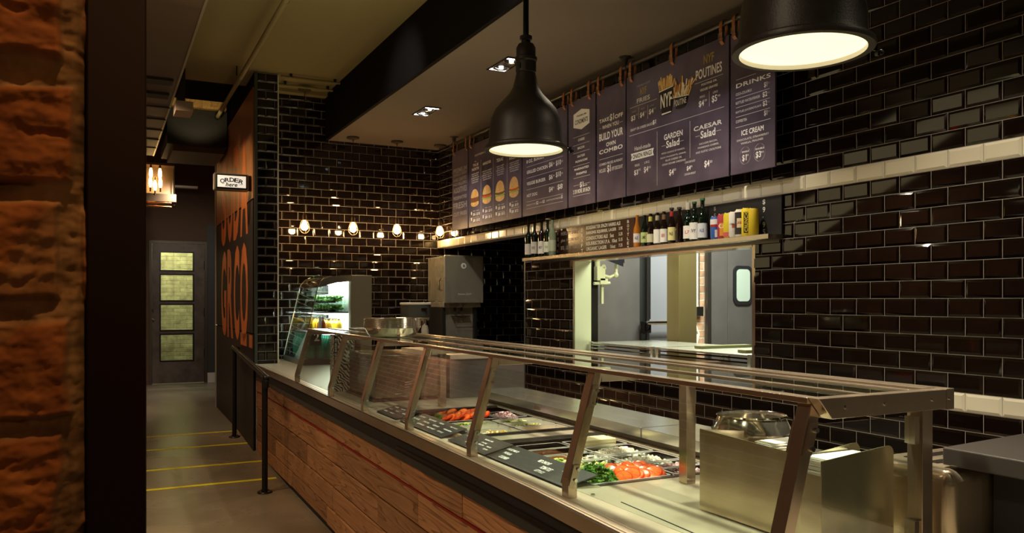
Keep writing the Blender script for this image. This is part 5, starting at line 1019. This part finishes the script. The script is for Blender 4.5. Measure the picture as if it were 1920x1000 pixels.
bottle(5.460, WINE, gg, (.40, .46, .36), (.035, .120), 'pale green wine bottle nearest the chalk writing')
bottle(4.345, BEER, ag, (.72, .68, .72), (.030, .088), 'clear bottle of amber beer at the start of the middle group', txt='ALE', h=1.02)
bottle(4.264, BEER, dg, (.45, .55, .22), (.024, .090), 'small green beer bottle with a colourful green label', txt='LIME', h=.98)
bottle(4.200, BEER, db, (.60, .60, .40), (.022, .075), 'brown beer bottle with a yellow neck label', neck=(.6, .55, .1), h=1.0)
bottle(4.129, BEER, db, (.82, .81, .78), (.012, .098), 'brown beer bottle wrapped in a plain tall white label', neck=(.45, .38, .26), h=1.0)
bottle(4.062, BEER, db, (.80, .80, .78), (.014, .096), 'brown beer bottle with red and black words on white', txt='BEER', tc=lab((.5, .03, .02)), neck=(.18, .10, .05))
bottle(3.985, BEER, db, (.75, .68, .30), (.020, .100), 'dark beer bottle with a yellow and white label', txt='PALE', neck=(.35, .02, .02), capc=(.03, .03, .03), h=1.06)
bottle(3.912, BEER, db, None, None, 'near black unlabelled bottle closing the middle group', capc=(.03, .04, .03), h=1.04)
bottle(3.830, BIG, dg, (.80, .78, .74), (.020, .096), 'large green bottle with a grey foil neck and red label mark', txt='L7', tc=lab((.55, .03, .02)), capc=(.5, .47, .40))
bottle(3.772, BIG, dg, (.78, .78, .75), (.012, .110), 'large dark bottle with bold upright black lettering', txt='IVY', capc=(.04, .10, .05))
bottle(3.700, BIG, dg, (.62, .66, .72), (.016, .100), 'large dark green bottle with a round blue and white label', txt='ALE', tc=lab((.05, .10, .3)), capc=(.03, .12, .05), h=1.05)
def can(y, h, r, body, bands, label, txt=None, tc=inkk, vert=False, th=.018):
    r *= .82; th *= .85
    x = 3.092; z = 1.7323; t = thing('drink_can', label, 'can', (x, y, z), 'drink cans on the shelf over the pass')
    mb = MB(); mb.lathe([(.0001, .003), (r*.78, .003), (r*.82, 0), (r, .010), (r, h-.014), (r*.83, h-.003)], (x, y, z), lab(body), 28); bd = mb.build('can_body', t)
    mb = MB(); mb.lathe([(r*.83, h-.003), (r*.85, h), (r*.80, h), (r*.78, h-.004), (.0001, h-.004)], (x, y, z), chrome, 24); mb.build('lid', t)
    if bands:
        mb = MB()
        for (z0, z1, c, a0, a1) in bands: mb.lathe([(r+.0003, z0*h), (r+.0005, z0*h), (r+.0005, z1*h), (r+.0003, z1*h)], (x, y, z), lab(c), 20, a0=a0, a1=a1)
        mb.build('printed_band', bd)
    if txt:
        mb = MB(); g_ = glyphs(txt); ang = -pi*.78
        if vert: mb.add([(x+(r+.0012)*cos(ang-v*.62), y+(r+.0012)*sin(ang-v*.62), z+h*(.14+u*.68)) for u, v in g_[0]], g_[1], tc)
        else: mb.add([(x+(r+.0012)*cos(ang+(u-.5)*1.2), y+(r+.0012)*sin(ang+(u-.5)*1.2), z+h*.5+v*th) for u, v in g_[0]], g_[1], tc)
        mb.build('lettering', bd, smooth=0)
A0, A1 = pi*.6, pi*1.8
can(3.584, .130, .033, (.03, .12, .42), [(.62, .86, (.75, .74, .72), A0, A1), (.52, .64, (.35, .02, .02), A0, A1), (.08, .40, (.70, .72, .76), pi*1.25, pi*1.6)], 'blue, white and red drink can')
can(3.527, .138, .031, (.40, .03, .05), [(.10, .62, (.70, .30, .04), pi*1.1, pi*1.5)], 'dark red drink can with a pale round badge', txt='O', tc=inkw, th=.03)
can(3.478, .140, .031, (.68, .55, .02), [(.05, .22, (.6, .10, .12), A0, A1)], 'plain yellow drink can squeezed between red and white cans')
can(3.432, .142, .033, (.76, .73, .66), [(.36, .50, (.5, .08, .04), pi*1.15, pi*1.35)], 'white drink can with a small red figure and dark text', txt='1904', th=.012)
can(3.382, .150, .034, (.80, .76, .64), [(.08, .88, (.02, .018, .015), A0, A1), (.32, .66, (.70, .60, .42), pi*1.05, pi*1.38)], 'black and cream drink can with a round lion badge', txt='LION', tc=lab((.5, .05, .02)), th=.016)
can(3.330, .152, .035, (.80, .62, .01), [(.10, .84, (.02, .015, .01), pi*1.06, pi*1.34)], 'tall yellow drink can with black side panel reading CRUNCH', txt='CRUNCH', tc=lab((.85, .65, .02)), vert=True)
can(3.280, .146, .033, (.62, .46, .01), None, 'plain yellow drink can at the near end of the shelf')

# ================================================================== LAMPS
def pendant(loc, top, label):
    x, y, z = loc; t = thing('pendant_lamp', label, 'pendant lamp', loc, 'black pendant lamps over the counter')
    prof = [(.144, .016), (.156, .012), (.158, .004), (.154, 0), (.146, .004), (.143, .012), (.139, .03), (.137, .07), (.130, .115), (.112, .155), (.085, .185), (.062, .21), (.046, .24), (.036, .285), (.034, .30)]
    out = [(.160, .0), (.162, .006), (.160, .014), (.148, .020), (.145, .035), (.1435, .075), (.137, .120), (.119, .160), (.092, .192), (.068, .217), (.051, .245), (.040, .290), (.037, .302)]
    mb = MB(); mb.lathe(out[:], loc, powder, 64); mb.lathe([(.160, 0), (.144, 0)], loc, powder, 64); mb.build('shade', t)
    mb = MB(); mb.lathe([(.1435, 0), (.1405, .035), (.1385, .075), (.131, .120), (.113, .158), (.086, .188), (.06, .215), (.0001, .22)], loc, mat('white_enamel', (.85, .80, .66), .35) if 'white_enamel' not in MATS else MATS['white_enamel'], 48); mb.build('shade_lining', t)
    mb = MB(); mb.lathe([(.0001, .008), (.130, .008), (.1425, .011), (.1425, .013), (.0001, .013)], loc, lensm, 48); mb.build('glowing_lens', t)
    mb = MB(); mb.lathe([(.037, .302), (.040, .304), (.040, .345), (.044, .350), (.044, .362), (.038, .366), (.038, .400), (.030, .415), (.018, .418), (.018, .43), (.024, .432), (.024, .446), (.0125, .448)], loc, powder, 32)
    for k in range(4):
        a = k*pi/2+.5; mb.tube([(x+.0395*cos(a), y+.0395*sin(a), z+.315), (x+.0395*cos(a), y+.0395*sin(a), z+.335)], .004, blackmat, 8)
    mb.build('lamp_holder', t)
    lamp('SPOT', 'pendant_beam', (x, y, z-.004), 105, (1, .865, .64), .045, (x, y, 0), 150, .9)
    mb = MB(); mb.tube([(x, y, z+.44), (x, y, top)], .0115, blackm, 14); mb.lathe([(.055, 0), (.055, -.010), (.02, -.022), (.012, -.03)], (x, y, top), blackm, 24); mb.build('rod', t)
    mb = MB(); a = -.55; mb.tube([(x+.155*cos(a), y+.155*sin(a), z+.008), (x+.178*cos(a), y+.178*sin(a), z-.002)], .004, blackm, 8); mb.ball((x+.180*cos(a), y+.180*sin(a), z-.004), .007, blackm, 8); mb.box((x+.172*cos(a)-.004, y+.172*sin(a)-.004, z-.012), (x+.172*cos(a)+.004, y+.172*sin(a)+.004, z+.012), blackm); mb.build('wing_nut', t)
    return t
powder = vary('black_powder_coat', (.034, .029, .023), (.044, .037, .029), (1, 1, 1), 40, 3, (.40, .5), .3, .15, bs=220)
LZ = EYE+.585
pendant((1.47, 2.80, LZ), 3.435, 'black bell pendant lamp hanging over the middle of the guard')
pendant((1.47, 1.40, LZ), 3.435, 'black pendant lamp nearest the viewer, its shade cut by the top of the picture')
# bare bulbs in cages by the back wall
def cage_bulb(x, top, z, label, proto=None):
    t = thing('caged_bulb', label, 'hanging bulb', (x, 7.78, z), 'caged filament bulbs by the back wall')
    mb = MB(); mb.lathe([(.060, 0), (.062, -.006), (.060, -.016), (.030, -.022), (.012, -.024), (.008, -.04)], (x, 7.78, top), canopym, 28); mb.build('ceiling_canopy', t)
    mb = MB(); mb.tube([(x, 7.78, top-.03), (x, 7.78, z+.11)], .0028, blackm, 8); mb.build('cord', t)
    mb = MB(); mb.lathe([(.004, .125), (.013, .115), (.016, .10), (.020, .095), (.020, .060), (.024, .056), (.024, .050), (.016, .046)], (x, 7.78, z), cagem, 20); mb.build('socket', t)
    mb = MB(); mb.lathe([(.012, .048), (.016, .036), (.029, .010), (.034, -.010), (.030, -.030), (.016, -.043), (.0001, -.047)], (x, 7.78, z), bulbm, 20); mb.build('bulb', t)
    mb = MB()
    for k in range(6):
        a = k*pi/3; pts = [(.022, .056), (.038, .02), (.047, -.014), (.043, -.046), (.024, -.068), (.002, -.076)]
        mb.tube([(x+r*cos(a), 7.78+r*sin(a), z+q) for r, q in pts], .0013, cagem, 5)
    mb.tube([(x+.048*cos(a), 7.78+.048*sin(a), z-.018) for a in [2*pi*j/24 for j in range(25)]], .0014, cagem, 5, cap=False); mb.build('wire_cage', t)
canopym = mat('canopy_metal', (.10, .075, .055), .45, .6)
for x, top, lb in ((1.705, 3.40, 'caged filament bulb nearest the tiled pillar'), (2.176, 2.985, 'caged filament bulb second from the tiled pillar'), (2.624, 2.985, 'caged filament bulb third from the tiled pillar'), (3.085, 2.985, 'caged filament bulb in the corner beside the menu boards')): cage_bulb(x, top, EYE+.715, lb)
# recessed square downlights
for k, (y0, y1, lb) in enumerate(((6.27, 6.60, 'recessed rectangular ceiling light nearer the bulbs'), (4.75, 5.08, 'recessed rectangular ceiling light behind the pendant lamp'))):
    t = thing('recessed_light', lb, 'ceiling light', (2.43, (y0+y1)/2, 2.985), 'recessed ceiling lights'); yc = (y0+y1)/2
    mb = MB(); a, b = 2.36, 2.50
    for p, q in (((a, y0, 2.978), (b, y0+.016, 2.986)), ((a, y1-.016, 2.978), (b, y1, 2.986)), ((a, y0, 2.978), (a+.010, y1, 2.986)), ((b-.010, y0, 2.978), (b, y1, 2.986))): mb.box(p, q, blackm)
    mb.build('frame', t, smooth=0)
    for yy in (yc-.078, yc+.078):
        mb = MB(); mb.disc((2.43, yy, 2.9838), .056, mat('black_gimbal', (.01, .01, .01), .3) if 'black_gimbal' not in MATS else MATS['black_gimbal'], 28); mb.build('gimbal_plate', t, smooth=0)
        mb = MB(); mb.lathe([(.053, -.002), (.056, -.008), (.044, -.006), (.040, -.002)], (2.43, yy, 2.984), chrome, 28); mb.build('chrome_ring', t)
        mb = MB(); mb.ball((2.43, yy, 2.980), .016, dlm, 12, (1, 1, .5)); mb.build('spot_bulb', t)
    mb = MB(); mb.box((2.372, y0+.018, 2.980), (2.488, y0+.045, 2.983), dlm); mb.box((2.372, y1-.040, 2.980), (2.488, y1-.018, 2.983), dlm); mb.build('reflector', t, smooth=0)
# industrial lamp of filament bulbs down the hall
hl = thing('industrial_lamp', 'copper pipe lamp with glowing filament bulbs down the hall', 'hall lamp', (.55, 11.7, 2.62))
mb = MB(); mb.box((.20, 11.62, 3.17), (.84, 12.1, 3.20), mat('galvanised_plate', (.30, .20, .12), .4, .8)); mb.poly([(.30, 11.9, 2.80), (.84, 11.9, 2.80), (.84, 11.9, 3.17), (.30, 11.9, 3.17)], MATS['galvanised_plate'], (0, .01, 0)); mb.build('reflector_plate', hl, smooth=0)
mb = MB()
for z in (2.63, 2.68): mb.tube([(.10, 11.65, z), (.80, 11.65, z), (.84, 11.70, z+.01)], .016, copper, 12)
mb.tube([(.84, 11.72, 2.62), (.84, 11.72, 3.18)], .008, darkst, 10); mb.box((.10, 11.66, 2.70), (.86, 11.70, 2.80), cagem); mb.build('pipe_frame', hl)
mb = MB(); mb.tube([(.30, 11.8, 3.2), (.30, 11.8, 4.0)], .012, darkst, 10); mb.build('hanging_rod', hl)
mb = MB()
for k in range(4): mb.ball((.866, 11.70, 2.70+.026*k), .010, copper, 8)
mb.build('bolts', hl)
for x, z in ((.545, 2.94), (.60, 2.90), (.665, 2.94), (.55, 3.06), (.66, 3.06)):
    mb = MB(); mb.lathe([(.010, .075), (.022, .03), (.024, -.02), (.016, -.06), (.0001, -.07)], (x, 11.65, z), hallbulb, 14); mb.build('filament_bulb', hl)
    mb = MB(); mb.tube([(x, 11.65, z+.07), (x, 11.65, z+.11)], .015, copper, 10); mb.tube([(x, 11.65, z-.06), (x, 11.65, z-.12)], .010, cagem, 8); mb.build('socket', hl)
tag(MB().box((.86, 12.6, 3.02), (1.22, 12.72, 3.05), mat('slim_light_case', (.5, .42, .32), .4, .3)).build('wall_fitting', smooth=0), 'slim pale fitting on the dark hall ceiling beyond the duct', 'fitting')
# ================================================================== CHILLED DISPLAY CASE
X0, X1, Y0c, Y1c = 1.535, 2.177, 7.16, 7.92
dc = thing('display_case', 'curved glass chilled display case against the back tiles', 'display case', (1.85, 7.5, CT))
prof = [(1.60, 1.08), (1.685, 1.50), (1.705, 1.545), (1.745, 1.582), (1.81, 1.600), (1.90, 1.606)]
def glasswall(mb, y):
    mb.poly([(1.535, y, CT+.05)]+[(a, y, b) for a, b in prof]+[(1.98, y, 1.606), (1.98, y, CT+.05)], glass, (0, .005, 0))
mb = MB(); mb.box((1.98, Y0c, CT), (X1, Y1c, 1.615), mat('olive_steel', (.30, .27, .19), .35, .6)); mb.build('rear_body', dc, smooth=0, bevel=.004)
mb = MB(); hood = [(1.685, 1.50), (1.70, 1.540), (1.74, 1.580), (1.81, 1.602), (1.90, 1.612), (1.99, 1.615), (1.99, 1.56), (1.85, 1.545), (1.76, 1.52)]
mb.poly([(a, Y0c, b) for a, b in hood], potst, (0, Y1c-Y0c, 0)); mb.build('hood', dc, smooth=50)
mb = MB(); mb.box((1.75, Y0c+.03, 1.536), (1.97, Y1c-.03, 1.546), striplight); mb.build('strip_light', dc, smooth=0)
for zq in (1.262, 1.078): MB().box((1.76, Y0c+.02, zq), (1.95, Y0c+.70, zq+.006), striplight if zq > 1.2 else addedstrip).build('strip_light', dc, smooth=0)  # lower strip added to brighten the green bottles beneath
mb = MB(); mb.box((1.965, Y0c+.01, CT+.05), (1.98, Y1c-.01, 1.56), mat('white_liner', (.75, .80, .76), .4)); mb.build('back_liner', dc, smooth=0)
for z, x in ((1.285, 1.70), (1.10, 1.64)):
    mb = MB(); mb.box((x, Y0c+.015, z-.012), (1.965, Y1c-.015, z), darkst); mb.build('shelf', dc, smooth=0)
mb = MB(); mb.box((1.535, Y0c, CT), (1.98, Y1c, CT+.05), darkst); mb.build('base', dc, smooth=0)
mb = MB(); mb.poly([(1.545, Y0c, CT+.05), (1.690, Y0c, 1.50), (1.690, Y1c, 1.50), (1.545, Y1c, CT+.05)], glass, (-.005, 0, 0)); mb.build('front_glass', dc, smooth=0)
for y in (Y0c, Y1c-.005):
    mb = MB(); mb.poly([(1.55, y, CT+.05), (1.695, y, 1.50), (1.98, y, 1.53), (1.98, y, CT+.05)], glass, (0, .005, 0)); mb.build('side_glass', dc, smooth=0)
    mb = MB(); pts = [(1.541, y, CT+.05), (1.686, y, 1.50), (1.701, y, 1.543), (1.742, y, 1.584), (1.80, y, 1.606)]; mb.tube(pts, .0045, chrome, 8); mb.build('edge_strip', dc)
random.seed(12)
boxplast = glassm('salad_box_plastic', (.92, .97, .94), .04); salad = vary('salad_leaves', (.05, .22, .02), (.25, .50, .10), (1, 1, 1), 40, 3, (.4, .5))
for lvl in range(2):
    for k in range(6):
        y = 7.24+.115*k; z = 1.286+lvl*.078
        o = thing('salad_box', 'clear plastic box of green salad on the upper shelf of the display case', 'salad box', (1.86, y, z), 'salad boxes in the display case')
        mb = MB(); rbox(mb, 1.79, 1.945, y-.052, y+.052, z, z+.075, .016, boxplast, 3); mb.build('box', o)
        mb = MB()
        for q in range(30):
            p = (random.uniform(1.81, 1.925), y+random.uniform(-.038, .038), z+random.uniform(.018, .060)); mb.ball(p, random.uniform(.014, .022), salad, 6, (1, 1, .5), .5)
        if k > 3: mb.ball((1.85, y, z+.05), .016, ptm, 8)
        mb.build('salad_leaves', o)
juice = [(.70, .42, .02), (.75, .50, .03), (.66, .33, .02), (.45, .10, .02)]
def bott(nm, x, y, z, r, h, col, lb, cat, grp, capc=(.03, .03, .03), es=0):
    k = 'drink_%d_%d_%d' % tuple(int(c*100) for c in col); m = MATS.get(k) or mat(k, col, .08)
    t = thing(nm, lb, cat, (x, y, z), grp)
    mb = MB(); mb.lathe([(.0001, .001), (r*.92, .001), (r, .006), (r, h*.62), (r*.80, h*.72), (r*.42, h*.82), (r*.38, h*.93)], (x, y, z), m, 16); mb.build('bottle_body', t)
    mb = MB(); mb.lathe([(r*.45, h*.93), (r*.45, h), (.0001, h)], (x, y, z), lab(capc), 12); mb.build('cap', t)
for k in range(6):
    for j in range(2):
        bott('juice_bottle', 1.80+.09*j, 7.23+.105*k, 1.101, .030, .120, juice[(k+j) % 4], 'short bottle of orange or yellow juice on the middle shelf of the display case', 'juice bottle', 'juice bottles in the display case')
for k in range(9):
    for j in range(4):
        bott('green_bottle', 1.64+.082*j, 7.215+.082*k, CT+.051, .027, .215, (.02, .20, .12), 'green sparkling water bottle on the lowest shelf of the display case', 'water bottle', 'green bottles in the display case', (.05, .20, .12))
bott('brown_bottle', 1.74, 7.185, 1.101, .022, .135, (.30, .07, .01), 'small brown bottle with a purple cap at the front of the display case', 'bottle', None, (.10, .03, .30))
o = MB().box((1.715, 7.172, 1.120), (1.725, 7.255, 1.24), mat('price_card', (.42, .42, .43), .5)).build('price_card', smooth=0, origin=(1.72, 7.2, 1.1)); tag(o, 'plain grey card inside the display case glass', 'card')
t = thing('number_card', 'black card with a white number 2 inside the display case', 'card', (1.70, 7.2, .95)); mb = MB(); mb.box((1.62, 7.168, .99), (1.715, 7.172, 1.125), blackmat); mb.build('card', t, smooth=0); mb = MB(); write(mb, '2', (1.655, 7.1675, 1.065), (1, 0, 0), (0, 0, 1), .045, .075, inkw); mb.build('numeral', t, smooth=0)

# ================================================================== BACK COUNTER MACHINES
sw = thing('ice_bucket', 'grey round tub with a white lid and latch on a stand', 'tub', (2.63, 7.25, CT))
mb = MB(); mb.lathe([(.135, 1.228-CT), (.142, 1.235-CT), (.144, 1.345-CT)], (2.63, 7.25, CT), mat('grey_plastic', (.09, .095, .085), .4), 40); mb.build('tub', sw)
mb = MB(); mb.lathe([(.144, 1.345-CT), (.149, 1.350-CT), (.149, 1.362-CT), (.140, 1.367-CT), (.0001, 1.366-CT)], (2.63, 7.25, CT), paper, 40); mb.build('lid', sw)
mb = MB(); mb.lathe([(.118, 1.195-CT), (.132, 1.215-CT), (.135, 1.230-CT)], (2.63, 7.25, CT), paper, 40); mb.build('collar', sw)
mb = MB(); mb.box((2.63, 7.10, 1.295), (2.69, 7.112, 1.318), chrome); mb.build('latch', sw, smooth=0, bevel=.002)
mb = MB(); mb.lathe([(.060, 0), (.060, .38)], (2.655, 7.27, CT), darkst, 24); mb.tube([(2.72, 7.20, CT), (2.72, 7.20, 1.20)], .012, chrome, 10); mb.box((2.55, 7.15, CT), (2.76, 7.36, CT+.02), darkst); mb.build('stand', sw)
for k, (x, y, lb) in enumerate(((2.64, 7.03, 'white and chrome shaker standing before the grey round tub'),)):
    t = thing('shaker', lb, 'shaker', (x, y, CT)); mb = MB(); mb.lathe([(.034, 0), (.034, .30), (.026, .34)], (x, y, CT), mat('milky_plastic', (.7, .66, .58), .3), 20); mb.build('body', t); mb = MB(); mb.lathe([(.026, .34), (.028, .345), (.022, .39), (.0001, .395)], (x, y, CT), chrome, 20); mb.build('cap', t)
dmat = vary('satin_steel', (.42, .40, .33), (.50, .47, .38), (3, 3, 1), 2, 2, (.22, .34), .55)
dm = thing('drink_dispenser', 'tall stainless hot drink dispenser mounted in the tiled alcove', 'drink dispenser', (3.25, 7.7, CT))
mb = MB(); mb.box((3.05, 7.56, 1.37), (3.462, 8.04, 1.835), dmat); mb.build('cabinet', dm, smooth=0, bevel=.012)
mb = MB(); mb.box((3.040, 7.545, 1.36), (3.472, 7.565, 1.842), dmat); mb.build('front_door', dm, smooth=0, bevel=.010)
mb = MB(); mb.box((3.05, 7.59, 1.315), (3.462, 8.02, 1.372), dmat)
mb.build('sloping_chin', dm, smooth=0, bevel=.008)
mb = MB(); mb.box((3.085, 7.66, .96), (3.40, 8.02, 1.32), dmat); mb.build('lower_body', dm, smooth=0)
for x in (3.052, 3.40): MB().box((x, 7.62, .96), (x+.03, 8.02, 1.33), rubber).build('side_leg', dm, smooth=0)
mb = MB(); mb.box((3.06, 7.56, CT), (3.45, 8.0, .96), blackm); mb.build('drip_base', dm, smooth=0)
mb = MB(); mb.lathe([(.0001, .004), (.028, .004), (.030, 0)], (0, 0, 0), paper, 24, M=Matrix.Translation((3.25, 7.5445, 1.736)) @ Matrix.Rotation(pi/2, 4, 'X')); bb = mb.build('round_badge', dm)
mb = MB(); write(mb, 'a', (3.24, 7.5395, 1.736), (1, 0, 0), (0, 0, 1), .022, .026, inkk); mb.build('lettering', bb, smooth=0)
mb = MB(); write(mb, 'Innova Grill', (3.19, 7.5445, 1.452), (1, 0, 0), (0, 0, 1), .14, .020, inkl); mb.build('door_lettering', dm, smooth=0)
mb = MB(); mb.tube([(3.03, 7.60, 1.60), (3.005, 7.58, 1.58), (3.00, 7.58, 1.50), (3.03, 7.60, 1.485)], .012, chrome, 10); mb.build('door_latch', dm)
mb = MB(); mb.tube([(3.17, 7.60, 1.225), (3.17, 7.57, 1.215), (3.34, 7.57, 1.215), (3.34, 7.60, 1.225)], .0045, chrome, 8); mb.box((3.16, 7.60, 1.225), (3.35, 7.66, 1.232), darkst)
for x in (3.18, 3.25): mb.box((x, 7.61, 1.28), (x+.016, 7.64, 1.315), blackm)
mb.build('nozzle_rack', dm)
o = thing('socket_cover', 'small steel socket plate set in the back wall tiles', 'socket', (2.30, 8.05, 1.62)); mb = MB(); mb.box((2.272, 8.043, 1.600), (2.372, 8.052, 1.648), mat('socket_plate', (.24, .21, .16), .35, .7)); mb.build('plate', o, smooth=0); mb = MB(); mb.box((2.288, 8.041, 1.612), (2.312, 8.044, 1.636), mat('pale_socket', (.42, .40, .33), .4)); mb.box((2.332, 8.041, 1.612), (2.356, 8.044, 1.636), MATS['pale_socket']); mb.build('outlet', o, smooth=0)

# ================================================================== KITCHEN BEYOND THE PASS
pt = thing('pass_table', 'bright steel two part rack in the kitchen pass', 'pass table', (3.55, 4.5, 1.0))
brt = mat('bright_steel', (.78, .78, .68), .25, .9)
for a, b in ((3.50, 4.39), (4.42, 5.22)):
    mb = MB(); mb.box((3.285, a, 1.062), (3.90, b, 1.072), brt)
    mb.build('table_top', pt, smooth=0)
    mb = MB()
    for z in (1.028, 1.052): mb.tube([(3.285, a, z), (3.285, b, z)], .005, chrome, 8)
    mb.tube([(3.90, a, 1.03), (3.90, b, 1.03)], .005, chrome, 8); mb.build('wire_rail', pt)
    mb = MB()
    for yy in (a+.015, b-.015): mb.box((3.278, yy-.012, .80), (3.300, yy+.012, 1.076), brt); mb.box((3.88, yy-.012, .80), (3.90, yy+.012, 1.07), brt)
    mb.build('corner_post', pt, smooth=0)
mb = MB(); mb.box((3.35, 3.52, .955), (3.88, 5.20, .965), mat('copper_tray', (.30, .16, .08), .35, .6)); mb.build('lower_shelf', pt, smooth=0)
for k, (a, b, y, lb) in enumerate(((3.45, 3.88, 4.18, 'olive steel bar lying across the far part of the pass rack'), (3.40, 3.86, 3.72, 'olive steel bar lying across the near part of the pass rack'))):
    tag(MB().box((a, y-.05, 1.073), (b, y+.02, 1.090), mat('olive_bar', (.30, .30, .14), .35, .5) if 'olive_bar' not in MATS else MATS['olive_bar']).build('steel_bar', smooth=0, origin=(a, y, 1.073)), lb, 'bar')
ol = mat('bracket_paint', (.50, .50, .34), .45)
bk = thing('black_column', 'black post with a pale green pipe bracket inside the kitchen', 'post', (3.50, 5.5, 0))
mb = MB(); mb.box((3.445, 5.46, 0), (3.515, 5.53, 2.9), blackm); mb.build('post', bk, smooth=0)
mb = MB(); mb.tube([(3.49, 5.43, 1.62), (3.49, 5.43, 2.9)], .022, ol, 12); mb.tube([(3.47, 5.42, 1.60), (3.60, 5.42, 1.57), (3.66, 5.42, 1.60), (3.665, 5.42, 1.80)], .014, ol, 12); mb.box((3.47, 5.40, 1.545), (3.545, 5.45, 1.655), ol); mb.box((3.50, 5.40, 1.515), (3.57, 5.45, 1.56), ol); mb.ball((3.655, 5.42, 1.59), .024, ol, 10); mb.tube([(3.45, 5.42, 1.52), (3.60, 5.42, 1.525)], .012, ol, 8); mb.tube([(3.55, 5.42, 1.64), (3.53, 5.40, 1.66)], .016, ol, 8); mb.build('pipe_bracket', bk)
mb = MB(); mb.box((3.535, 5.44, 1.36), (3.555, 5.46, 1.52), ol); mb.build('hanging_strip', bk, smooth=0)
tag(MB().poly([(3.535, 5.36, 1.715), (3.70, 5.36, 1.685), (3.70, 5.36, 1.72), (3.535, 5.36, 1.80)], blackm, (0, .03, 0)).poly([(3.54, 5.355, 1.70), (3.685, 5.355, 1.655), (3.69, 5.355, 1.76), (3.54, 5.355, 1.80)], mat('screen', (.02, .02, .03), .1), (0, .006, 0)).build('order_screen', smooth=0), 'small black screen tilted under the top of the pass opening', 'screen')
def kpanel(x0, x1, z0, z1, y, lb, nm='steel_wall_panel', m=None, cat='panel'):
    o = MB().box((x0, y, z0), (x1, y+.03, z1), m or kst).build(nm, smooth=0, bevel=.003, origin=((x0+x1)/2, y, z0)); tag(o, lb, cat); return o
kpanel(3.78, 4.235, .05, 1.775, 5.90, 'wide grey steel panel beyond the black post in the kitchen')
kpanel(3.74, 3.80, .1, 1.34, 5.89, 'narrow grey steel strip with a dark top edge beside the black post')
kpanel(4.235, 4.325, .0, 2.4, 5.93, 'matte black sheet standing for the dark gap beside the grey kitchen panel', m=blackmat)  # shade of the gap put in as a black sheet
cd = thing('cold_room_door', 'pale grey kitchen door with a horizontal metal push bar', 'door', (4.45, 5.9, 0)); mb = MB(); mb.box((4.325, 5.88, .05), (4.56, 5.92, 2.3), mat('pale_grey_door', (.22, .22, .25), .45)); mb.build('door_leaf', cd, smooth=0, bevel=.003)
mb = MB(); mb.box((4.318, 5.865, 1.22), (4.327, 5.88, 2.3), chrome); mb.build('edge_strip', cd, smooth=0)
mb = MB(); mb.tube([(4.24, 5.80, 1.19), (4.56, 5.80, 1.19)], .018, chrome, 12); mb.tube([(4.25, 5.80, 1.19), (4.25, 5.80, 1.16), (4.26, 5.88, 1.10)], .015, blackm, 10); mb.box((4.23, 5.82, 1.10), (4.30, 5.88, 1.20), blackm); mb.build('push_bar', cd)
kc = tag(MB().box((3.957, 5.0, 0), (4.130, 5.153, 3.0), vary('gold_tinted_steel', (.36, .27, .13), (.42, .34, .17), (1, 1, .2), 3, 3, (.25, .35), .7)).build('steel_column', smooth=0, bevel=.004), 'golden tinted square steel column in the middle of the pass', 'column')
kpanel(4.80, 5.0, 0, 2.8, 5.94, 'strip of orange brickwork seen beyond the golden column', 'brick_wall', brick_red, 'wall')
t = thing('conduit_box', 'pale conduit with a metal switch box on the orange brick strip', 'conduit', (4.9, 5.9, 1.2)); mb = MB(); mb.tube([(4.885, 5.915, 1.32), (4.885, 5.915, 2.5)], .010, paper, 8); mb.tube([(4.91, 5.915, 1.32), (4.91, 5.915, 2.5)], .008, chrome, 8); mb.tube([(4.86, 5.92, .9), (4.90, 5.91, 1.08), (4.86, 5.91, 1.16)], .014, paper, 8); mb.build('conduit', t)
mb = MB(); mb.box((4.865, 5.89, 1.24), (4.945, 5.935, 1.33), chrome); mb.build('switch_box', t, smooth=0, bevel=.003)
kpanel(4.985, 5.03, 0, 2.6, 5.88, 'dark ribbed post beside the swing doors', 'door_post', darkst, 'post')
sd = thing('swing_door', 'grey kitchen swing door with a rounded upright window', 'door', (5.4, 5.9, 0))
mb = MB(); mb.box((5.235, 5.89, .05), (5.62, 5.92, 2.3), kst); mb.build('door_leaf', sd, smooth=0, bevel=.003)
def rrz(xc, zc_, hx, hz, r, y): return [(p[0], y, p[1]) for p in rrect(xc-hx, xc+hx, zc_-hz, zc_+hz, r, 0, 6)]
mb = MB(); mb.poly(rrz(5.409, 1.53, .115, .185, .055, 5.875), rubber, (0, .016, 0)); mb.build('window_gasket', sd, smooth=0)
mb = MB(); mb.poly(rrz(5.409, 1.53, .082, .152, .040, 5.871), mat('frosted_pale_window', (.42, .50, .44), .1), (0, .004, 0)); mb.build('window_pane', sd, smooth=0)  # flat pale green pane colour, opaque
sd = thing('swing_door', 'plain grey kitchen swing door leaf beside the windowed one', 'door', (5.13, 5.9, 0)); mb = MB(); mb.box((5.035, 5.89, .05), (5.230, 5.92, 2.3), kst); mb.build('door_leaf', sd, smooth=0, bevel=.003)
tag(MB().box((3.40, 5.93, 1.2), (3.74, 5.96, 1.9), paper).build('notice_board', smooth=0), 'plain pale board on the kitchen wall beside the black post', 'board') if 0 else None
